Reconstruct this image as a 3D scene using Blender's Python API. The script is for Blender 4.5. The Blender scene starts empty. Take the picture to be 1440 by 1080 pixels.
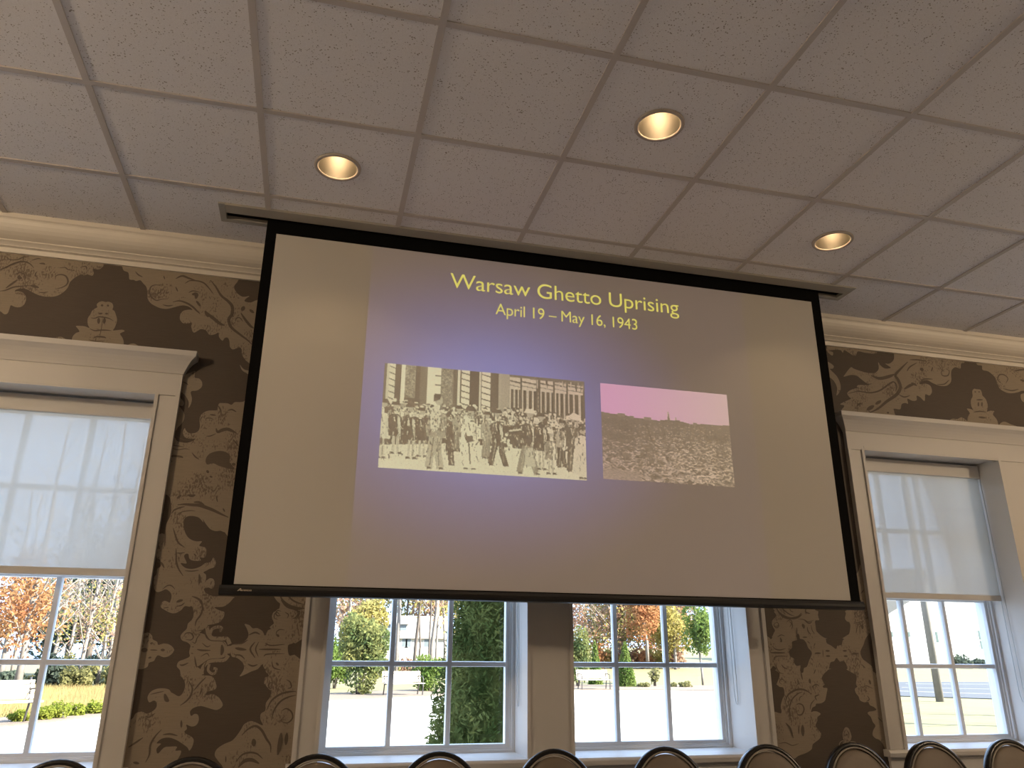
import bpy, bmesh, math, random
import numpy as np
from mathutils import Vector, Matrix

scene = bpy.context.scene
C = scene.collection
random.seed(7)
rng = np.random.default_rng(7)
H = 3.32                      # ceiling height; every z below is written as "below the ceiling" through Z()
T = 0.6096                    # ceiling tile
YW = 1.82                     # wallpaper face of the window wall
YT = 1.80                     # face of the window casings


def Z(z):
    return H + z


# ------------------------------------------------------------------ camera
FPX = 1088.9
CAM = Vector((0.9562, -2.0261, H - 1.9750))
YAW, PITCH, ROLL = 0.246205, 0.336434, 0.00749
_f = Vector((math.sin(YAW) * math.cos(PITCH), math.cos(YAW) * math.cos(PITCH), math.sin(PITCH)))
_r0 = Vector((math.cos(YAW), -math.sin(YAW), 0))
_u0 = _r0.cross(_f)
_r = _r0 * math.cos(ROLL) + _u0 * math.sin(ROLL)
_u = _u0 * math.cos(ROLL) - _r0 * math.sin(ROLL)
cd = bpy.data.cameras.new('camera')
cd.sensor_width = 36
cd.lens = FPX / 1440 * 36
cd.clip_start = 0.05
cd.clip_end = 500
cam = bpy.data.objects.new('camera', cd)
C.objects.link(cam)
M4 = Matrix(((_r.x, _u.x, -_f.x, CAM.x), (_r.y, _u.y, -_f.y, CAM.y), (_r.z, _u.z, -_f.z, CAM.z), (0, 0, 0, 1)))
cam.matrix_world = M4
scene.camera = cam


def at(px, py, Y):
    """the point at depth Y seen at that place of the photograph"""
    d = _f + _r * ((px - 720) / FPX) + _u * ((540 - py) / FPX)
    return CAM + d * ((Y - CAM.y) / d.y)


def onz(px, py, z):
    d = _f + _r * ((px - 720) / FPX) + _u * ((540 - py) / FPX)
    return CAM + d * ((z - CAM.z) / d.z)


# ------------------------------------------------------------------ sky, sun, exposure
scene.view_settings.view_transform = 'Standard'
scene.view_settings.look = 'None'
scene.view_settings.gamma = 1
scene.view_settings.use_curve_mapping = False
scene.view_settings.exposure = 0.0
SKY = (2.3, 3.1, 4.6)
SUN_E = 34.0
LAMP_W = 5.2
CHAND_W = 140.0
w = bpy.data.worlds.new('sky')
scene.world = w
w.use_nodes = True
w.node_tree.nodes['Background'].inputs[0].default_value = (*SKY, 1)
w.node_tree.nodes['Background'].inputs[1].default_value = 1.0
sd = bpy.data.lights.new('sun', 'SUN')
sd.energy = SUN_E
sd.angle = 0.01
sd.color = (1.0, 0.93, 0.82)
sun = bpy.data.objects.new('sun', sd)
C.objects.link(sun)
sdir = Vector((0.74, -0.46, 0.50)).normalized()      # towards the sun
sun.rotation_euler = sdir.to_track_quat('Z', 'Y').to_euler()
sun.location = (20, 10, 15)


# ------------------------------------------------------------------ materials
def nodes_of(m):
    return m.node_tree.nodes, m.node_tree.links


def mat(name, col, rough=0.6, metal=0.0, spec=0.5, noise=0.0, scale=20.0, bump=0.0, coat=0.0):
    m = bpy.data.materials.new(name)
    m.use_nodes = True
    n, l = nodes_of(m)
    b = n['Principled BSDF']
    b.inputs['Base Color'].default_value = (*col, 1)
    b.inputs['Roughness'].default_value = rough
    b.inputs['Metallic'].default_value = metal
    b.inputs['Specular IOR Level'].default_value = spec
    b.inputs['Coat Weight'].default_value = coat
    if noise or bump:
        tc = n.new('ShaderNodeTexCoord')
        t = n.new('ShaderNodeTexNoise')
        t.inputs['Scale'].default_value = scale
        t.inputs['Detail'].default_value = 4
        l.new(tc.outputs['Object'], t.inputs['Vector'])
        if noise:
            mx = n.new('ShaderNodeMix')
            mx.data_type = 'RGBA'
            mx.inputs[6].default_value = (*[c * (1 - noise) for c in col], 1)
            mx.inputs[7].default_value = (*[min(1, c * (1 + noise)) for c in col], 1)
            l.new(t.outputs['Fac'], mx.inputs[0])
            l.new(mx.outputs[2], b.inputs['Base Color'])
        if bump:
            bp = n.new('ShaderNodeBump')
            bp.inputs['Strength'].default_value = bump
            bp.inputs['Distance'].default_value = 0.01
            l.new(t.outputs['Fac'], bp.inputs['Height'])
            l.new(bp.outputs['Normal'], b.inputs['Normal'])
    return m


def leaf_mat(name, c1, c2, scale=1.5, trans=0.5):
    m = bpy.data.materials.new(name)
    m.use_nodes = True
    n, l = nodes_of(m)
    for x in list(n):
        n.remove(x)
    out = n.new('ShaderNodeOutputMaterial')
    tc = n.new('ShaderNodeTexCoord')
    t = n.new('ShaderNodeTexNoise')
    t.inputs['Scale'].default_value = scale
    t.inputs['Detail'].default_value = 3
    l.new(tc.outputs['Object'], t.inputs['Vector'])
    rmp = n.new('ShaderNodeValToRGB')
    rmp.color_ramp.elements[0].position = 0.35
    rmp.color_ramp.elements[1].position = 0.65
    rmp.color_ramp.elements[0].color = (*c1, 1)
    rmp.color_ramp.elements[1].color = (*c2, 1)
    l.new(t.outputs['Fac'], rmp.inputs[0])
    d = n.new('ShaderNodeBsdfDiffuse')
    tr = n.new('ShaderNodeBsdfTranslucent')
    mx = n.new('ShaderNodeMixShader')
    mx.inputs[0].default_value = trans
    l.new(rmp.outputs[0], d.inputs[0])
    l.new(rmp.outputs[0], tr.inputs[0])
    l.new(d.outputs[0], mx.inputs[1])
    l.new(tr.outputs[0], mx.inputs[2])
    l.new(mx.outputs[0], out.inputs[0])
    return m


WHITE = mat('white_trim_paint', (0.665, 0.64, 0.605), 0.42, spec=0.4)
SASHW = mat('white_sash_vinyl', (0.74, 0.75, 0.76), 0.35)
CROWNM = mat('cream_crown_paint', (0.74, 0.69, 0.61), 0.45)
BLACKM = mat('black_masking_cloth', (0.004, 0.004, 0.004), 0.9, spec=0.1)
BARM = mat('black_satin_bar', (0.012, 0.011, 0.010), 0.38)
GREYM = mat('grey_painted_steel', (0.36, 0.34, 0.30), 0.5)
DARKM = mat('dark_slot_inside', (0.03, 0.027, 0.025), 0.7)
CHROME = mat('dark_chair_metal', (0.022, 0.020, 0.019), 0.24, metal=0.35)
PADM = mat('taupe_chair_vinyl', (0.165, 0.13, 0.095), 0.55, noise=0.08, scale=60, bump=0.05)
PIPEM = mat('grey_chair_piping', (0.30, 0.27, 0.23), 0.45)
BEADM = mat('white_bead_chain', (0.62, 0.63, 0.62), 0.4)
FLOORM = mat('grey_carpet', (0.34, 0.34, 0.35), 0.95, noise=0.3, scale=30)
PLAINW = mat('taupe_wall_paint', (0.42, 0.36, 0.29), 0.8)
BULBM = mat('pale_lamp_glass', (0.06, 0.05, 0.04), 0.2)
RINGM = mat('painted_lamp_ring', (0.42, 0.37, 0.33), 0.5)
MARKM = mat('pale_gold_mark', (0.55, 0.47, 0.36), 0.5)
BRICKM = mat('cream_outside_wall', (0.55, 0.50, 0.44), 0.85, noise=0.1, scale=8)


def reflector_mat():
    m = bpy.data.materials.new('warm_lamp_reflector')
    m.use_nodes = True
    n, l = nodes_of(m)
    b = n['Principled BSDF']
    b.inputs['Base Color'].default_value = (0.019, 0.015, 0.010, 1)
    b.inputs['Metallic'].default_value = 0.55
    b.inputs['Roughness'].default_value = 0.5
    return m


REFL = reflector_mat()


def tile_mat():
    """mineral fibre ceiling board: off-white with dark pin holes and short worm marks"""
    m = bpy.data.materials.new('mineral_fibre_tile')
    m.use_nodes = True
    n, l = nodes_of(m)
    b = n['Principled BSDF']
    b.inputs['Roughness'].default_value = 0.95
    b.inputs['Specular IOR Level'].default_value = 0.1
    tc = n.new('ShaderNodeTexCoord')
    v = n.new('ShaderNodeTexVoronoi')
    v.inputs['Scale'].default_value = 100
    v.inputs['Randomness'].default_value = 1
    l.new(tc.outputs['Object'], v.inputs['Vector'])
    n2 = n.new('ShaderNodeTexNoise')
    n2.inputs['Scale'].default_value = 38
    n2.inputs['Detail'].default_value = 2
    l.new(tc.outputs['Object'], n2.inputs['Vector'])
    thr = n.new('ShaderNodeMath')
    thr.operation = 'MULTIPLY_ADD'          # hole size follows the noise
    thr.inputs[1].default_value = 0.62
    thr.inputs[2].default_value = -0.13
    l.new(n2.outputs['Fac'], thr.inputs[0])
    lt = n.new('ShaderNodeMath')
    lt.operation = 'LESS_THAN'
    l.new(v.outputs['Distance'], lt.inputs[0])
    l.new(thr.outputs[0], lt.inputs[1])
    n3 = n.new('ShaderNodeTexNoise')
    n3.inputs['Scale'].default_value = 320
    l.new(tc.outputs['Object'], n3.inputs['Vector'])
    base = n.new('ShaderNodeMix')
    base.data_type = 'RGBA'
    base.inputs[6].default_value = (0.67, 0.65, 0.66, 1)
    base.inputs[7].default_value = (0.88, 0.875, 0.90, 1)
    l.new(n3.outputs['Fac'], base.inputs[0])
    mx = n.new('ShaderNodeMix')
    mx.data_type = 'RGBA'
    mx.inputs[7].default_value = (0.34, 0.31, 0.29, 1)
    l.new(lt.outputs[0], mx.inputs[0])
    l.new(base.outputs[2], mx.inputs[6])
    l.new(mx.outputs[2], b.inputs['Base Color'])
    return m


TILEM = tile_mat()
GRIDM = mat('grid_enamel', (0.50, 0.46, 0.44), 0.5)


def paper_mat(name, col, flecks, dark):
    """wallpaper ink: fine horizontal silk threads, with dark flecks rubbed into the printed figure"""
    m = bpy.data.materials.new(name)
    m.use_nodes = True
    n, l = nodes_of(m)
    b = n['Principled BSDF']
    b.inputs['Roughness'].default_value = 0.62
    b.inputs['Specular IOR Level'].default_value = 0.35
    tc = n.new('ShaderNodeTexCoord')
    mp = n.new('ShaderNodeMapping')
    mp.inputs['Scale'].default_value = (18, 18, 420)
    l.new(tc.outputs['Object'], mp.inputs['Vector'])
    t = n.new('ShaderNodeTexNoise')
    t.inputs['Scale'].default_value = 1
    t.inputs['Detail'].default_value = 2
    l.new(mp.outputs[0], t.inputs['Vector'])
    mx = n.new('ShaderNodeMix')
    mx.data_type = 'RGBA'
    mx.inputs[6].default_value = (*[c * 0.84 for c in col], 1)
    mx.inputs[7].default_value = (*[c * 1.16 for c in col], 1)
    l.new(t.outputs['Fac'], mx.inputs[0])
    last = mx.outputs[2]
    if flecks:
        big = n.new('ShaderNodeTexNoise')
        big.inputs['Scale'].default_value = 9
        big.inputs['Detail'].default_value = 2
        l.new(tc.outputs['Object'], big.inputs['Vector'])
        mp2 = n.new('ShaderNodeMapping')
        mp2.inputs['Scale'].default_value = (150, 150, 70)
        l.new(tc.outputs['Object'], mp2.inputs['Vector'])
        fn = n.new('ShaderNodeTexNoise')
        fn.inputs['Scale'].default_value = 1
        fn.inputs['Detail'].default_value = 4
        l.new(mp2.outputs[0], fn.inputs['Vector'])
        ad = n.new('ShaderNodeMath')
        ad.operation = 'MULTIPLY'
        l.new(big.outputs['Fac'], ad.inputs[0])
        l.new(fn.outputs['Fac'], ad.inputs[1])
        rm = n.new('ShaderNodeValToRGB')
        rm.color_ramp.elements[0].position = 0.30
        rm.color_ramp.elements[1].position = 0.37
        l.new(ad.outputs[0], rm.inputs[0])
        m2 = n.new('ShaderNodeMix')
        m2.data_type = 'RGBA'
        m2.inputs[7].default_value = (*dark, 1)
        l.new(rm.outputs[0], m2.inputs[0])
        l.new(last, m2.inputs[6])
        last = m2.outputs[2]
    l.new(last, b.inputs['Base Color'])
    return m


PDARK = (0.098, 0.075, 0.056)
PLIGHT = (0.305, 0.250, 0.185)
PAPER_D = paper_mat('brown_wallpaper_ground', PDARK, False, None)
PAPER_L = paper_mat('beige_wallpaper_figure', PLIGHT, True, (0.165, 0.125, 0.092))
PAPER_S = paper_mat('brown_wallpaper_shading', (0.128, 0.098, 0.073), False, None)


def glass_mat():
    m = bpy.data.materials.new('clear_window_glass')
    m.use_nodes = True
    n, l = nodes_of(m)
    for x in list(n):
        n.remove(x)
    out = n.new('ShaderNodeOutputMaterial')
    tr = n.new('ShaderNodeBsdfTransparent')
    tr.inputs[0].default_value = (0.93, 0.96, 0.95, 1)
    g = n.new('ShaderNodeBsdfGlossy')
    g.inputs['Roughness'].default_value = 0.0
    fr = n.new('ShaderNodeFresnel')
    fr.inputs[0].default_value = 1.45
    mx = n.new('ShaderNodeMixShader')
    l.new(fr.outputs[0], mx.inputs[0])
    l.new(tr.outputs[0], mx.inputs[1])
    l.new(g.outputs[0], mx.inputs[2])
    l.new(mx.outputs[0], out.inputs[0])
    return m


GLASS = glass_mat()


def shade_mat():
    m = bpy.data.materials.new('white_shade_weave')
    m.use_nodes = True
    n, l = nodes_of(m)
    for x in list(n):
        n.remove(x)
    out = n.new('ShaderNodeOutputMaterial')
    d = n.new('ShaderNodeBsdfDiffuse')
    d.inputs[0].default_value = (0.66, 0.66, 0.64, 1)
    t = n.new('ShaderNodeBsdfTranslucent')
    t.inputs[0].default_value = (0.85, 0.85, 0.775, 1)
    p = n.new('ShaderNodeBsdfTransparent')
    m1 = n.new('ShaderNodeMixShader')
    m1.inputs[0].default_value = 0.26
    l.new(d.outputs[0], m1.inputs[1])
    l.new(t.outputs[0], m1.inputs[2])
    m2 = n.new('ShaderNodeMixShader')
    m2.inputs[0].default_value = 0.045
    l.new(m1.outputs[0], m2.inputs[1])
    l.new(p.outputs[0], m2.inputs[2])
    l.new(m2.outputs[0], out.inputs[0])
    return m


SHADE = shade_mat()


def glow_mat(name, col, strength=1.0, base=(0.575, 0.55, 0.505), attr=None, radial=None):
    """screen cloth that also sends back the projector's picture"""
    m = bpy.data.materials.new(name)
    m.use_nodes = True
    n, l = nodes_of(m)
    b = n['Principled BSDF']
    b.inputs['Base Color'].default_value = (*base, 1)
    b.inputs['Roughness'].default_value = 0.9
    b.inputs['Specular IOR Level'].default_value = 0.1
    b.inputs['Emission Color'].default_value = (*col, 1)
    b.inputs['Emission Strength'].default_value = strength
    if attr:
        a = n.new('ShaderNodeVertexColor')
        a.layer_name = attr
        l.new(a.outputs['Color'], b.inputs['Emission Color'])
    return m


# ------------------------------------------------------------------ mesh helpers
class MB:
    def __init__(s):
        s.v, s.f, s.m, s.sm = [], [], [], []

    def face(s, idx, mi=0, smooth=False):
        s.f.append(tuple(idx)); s.m.append(mi); s.sm.append(smooth)

    def quad(s, pts, mi=0):
        i = len(s.v); s.v += [tuple(p) for p in pts]; s.face(range(i, i + len(pts)), mi)

    def box(s, x0, x1, y0, y1, z0, z1, mi=0):
        i = len(s.v)
        s.v += [(x, y, z) for z in (z0, z1) for y in (y0, y1) for x in (x0, x1)]
        for q in ((0, 2, 3, 1), (4, 5, 7, 6), (0, 1, 5, 4), (2, 6, 7, 3), (0, 4, 6, 2), (1, 3, 7, 5)):
            s.face([i + k for k in q], mi)

    def bar(s, a, b, wd, ht, mi=0, up=(0, 0, 1)):
        a, b = Vector(a), Vector(b)
        d = (b - a).normalized()
        sx = d.cross(Vector(up))
        if sx.length < 1e-4:
            sx = d.cross(Vector((0, 1, 0)))
        sx.normalize(); sy = sx.cross(d)
        i = len(s.v)
        for p in (a, b):
            for u, v in ((-1, -1), (1, -1), (1, 1), (-1, 1)):
                s.v.append(tuple(p + sx * (u * wd / 2) + sy * (v * ht / 2)))
        for q in ((0, 1, 2, 3), (7, 6, 5, 4), (0, 4, 5, 1), (1, 5, 6, 2), (2, 6, 7, 3), (3, 7, 4, 0)):
            s.face([i + k for k in q], mi)

    def tube(s, pts, rad, n=8, mi=0, closed=False, cap=True):
        pts = [Vector(p) for p in pts]
        N = len(pts)
        if not hasattr(rad, '__len__'):
            rad = [rad] * N
        i = len(s.v)
        prev = None
        for k, p in enumerate(pts):
            if closed:
                d = pts[(k + 1) % N] - pts[k - 1]
            else:
                d = pts[min(k + 1, N - 1)] - pts[max(k - 1, 0)]
            d.normalize()
            if prev is None:
                a = d.cross(Vector((0, 0, 1)))
                if a.length < 0.1:
                    a = d.cross(Vector((0, 1, 0)))
            else:
                a = prev - d * prev.dot(d)
            a.normalize(); prev = a
            b = d.cross(a)
            for j in range(n):
                t = 2 * math.pi * j / n
                s.v.append(tuple(p + (a * math.cos(t) + b * math.sin(t)) * rad[k]))
        for k in range(N if closed else N - 1):
            k2 = (k + 1) % N
            for j in range(n):
                j2 = (j + 1) % n
                s.face((i + k * n + j, i + k * n + j2, i + k2 * n + j2, i + k2 * n + j), mi, True)
        if cap and not closed:
            s.face([i + j for j in range(n)][::-1], mi)
            s.face([i + (N - 1) * n + j for j in range(n)], mi)

    def lathe(s, prof, c=(0, 0, 0), n=32, mi=0, smooth=True):
        """prof: (radius, z) turned about the vertical through c"""
        i = len(s.v)
        for r, z in prof:
            for j in range(n):
                t = 2 * math.pi * j / n
                s.v.append((c[0] + r * math.cos(t), c[1] + r * math.sin(t), c[2] + z))
        for k in range(len(prof) - 1):
            for j in range(n):
                j2 = (j + 1) % n
                s.face((i + k * n + j, i + k * n + j2, i + (k + 1) * n + j2, i + (k + 1) * n + j), mi, smooth)

    def ext_x(s, prof, x0, x1, mi=0, smooth=False):
        """closed profile of (y, z) drawn out along x"""
        i = len(s.v); n = len(prof)
        s.v += [(x0, y, z) for y, z in prof] + [(x1, y, z) for y, z in prof]
        for k in range(n):
            k2 = (k + 1) % n
            s.face((i + k, i + k2, i + n + k2, i + n + k), mi, smooth)
        s.face([i + k for k in range(n)][::-1], mi)
        s.face([i + n + k for k in range(n)], mi)

    def build(s, name, mats, parent=None, kind=None, label=None, cat=None, group=None, origin=None):
        me = bpy.data.meshes.new(name)
        off = Vector(origin) if origin is not None else Vector((0, 0, 0))
        q = parent
        while q is not None:                    # vertices are written in world space, parents are not yet turned
            off = off + q.location
            q = q.parent
        if off.length:
            s.v = [(x - off.x, y - off.y, z - off.z) for x, y, z in s.v]
        me.from_pydata(s.v, [], s.f)
        if not isinstance(mats, (list, tuple)):
            mats = [mats]
        for m in mats:
            me.materials.append(m)
        me.polygons.foreach_set('material_index', s.m)
        me.polygons.foreach_set('use_smooth', s.sm)
        me.update()
        bm = bmesh.new(); bm.from_mesh(me)
        if len(bm.faces) < 30000:
            bmesh.ops.recalc_face_normals(bm, faces=bm.faces)
        bm.to_mesh(me); bm.free()
        o = bpy.data.objects.new(name, me)
        C.objects.link(o)
        if parent:
            o.parent = parent
        if origin is not None:
            o.location = origin
        tag(o, label, cat, group, kind)
        return o


def tag(o, label=None, cat=None, group=None, kind=None):
    if label: o['label'] = label
    if cat: o['category'] = cat
    if group: o['group'] = group
    if kind: o['kind'] = kind
    return o


def empty(name, loc, label=None, cat=None, group=None, kind=None, rz=0):
    o = bpy.data.objects.new(name, None)
    o.empty_display_size = 0.1
    o.location = loc
    o.rotation_euler = (0, 0, rz)
    C.objects.link(o)
    return tag(o, label, cat, group, kind)


def copy_tree(o, parent=None):
    c = o.copy(); C.objects.link(c)
    if parent:
        c.parent = parent
    for ch in list(o.children):
        copy_tree(ch, c)
    return c


def bevel(o, wd=0.004, seg=2):
    b = o.modifiers.new('bevel', 'BEVEL')
    b.width = wd; b.segments = seg; b.limit_method = 'ANGLE'
    return o



# ================================================================== the room
XL, XR, YB = -3.3, 8.3, -8.0
WZ0, WZ1 = Z(-2.43), Z(-0.80)                # window openings
OPEN = [(-1.996, -1.033), (-0.807, 0.163), (1.05, 2.007), (2.233, 3.20), (4.071, 5.045), (5.271, 6.240)]
YO = 2.165                                    # outside face of the window wall

m = MB()                                     # floor
m.box(XL, XR, YB, YO, -0.12, 0)
m.build('floor', FLOORM, kind='structure', label='grey carpeted floor of the meeting room', cat='floor')

# window wall: panels round the openings, the figure of the wallpaper in the same mesh
m = MB()
xs = [XL] + [v for o in OPEN for v in (o[0] - 0.017, o[1] + 0.017)] + [XR]
for i in range(0, len(xs) - 1):
    a, b = xs[i], xs[i + 1]
    if i % 2 == 0:
        m.box(a, b, YW, YO - 0.02, 0, H + 0.3, 0)
        m.box(a, b, YO - 0.02, YO, -0.3, H + 0.8, 3)
    else:
        for z0, z1, e0, e1 in ((0, WZ0 - .034, -0.3, WZ0 - .034), (WZ1 + .017, H + 0.3, WZ1 + .017, H + 0.8)):
            m.box(a, b, YW, YO - 0.02, z0, z1, 0)
            m.box(a, b, YO - 0.02, YO, e0, e1, 3)


def smooth_closed(P, sub=4):
    P = [np.array(p, float) for p in P]
    n = len(P); out = []
    for i in range(n):
        p0, p1, p2, p3 = P[i - 1], P[i], P[(i + 1) % n], P[(i + 2) % n]
        for k in range(sub):
            t = k / sub
            out.append(0.5 * ((2 * p1) + (-p0 + p2) * t + (2 * p0 - 5 * p1 + 4 * p2 - p3) * t * t + (-p0 + 3 * p1 - 3 * p2 + p3) * t ** 3))
    return out


def smooth_open(P, sub=5):
    P = [np.array(p, float) for p in P]
    P = [2 * P[0] - P[1]] + P + [2 * P[-1] - P[-2]]
    out = []
    for i in range(1, len(P) - 2):
        p0, p1, p2, p3 = P[i - 1:i + 3]
        for k in range(sub):
            t = k / sub
            out.append(0.5 * ((2 * p1) + (-p0 + p2) * t + (2 * p0 - 5 * p1 + 4 * p2 - p3) * t * t + (-p0 + 3 * p1 - 3 * p2 + p3) * t ** 3))
    out.append(P[-2])
    return out


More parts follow.
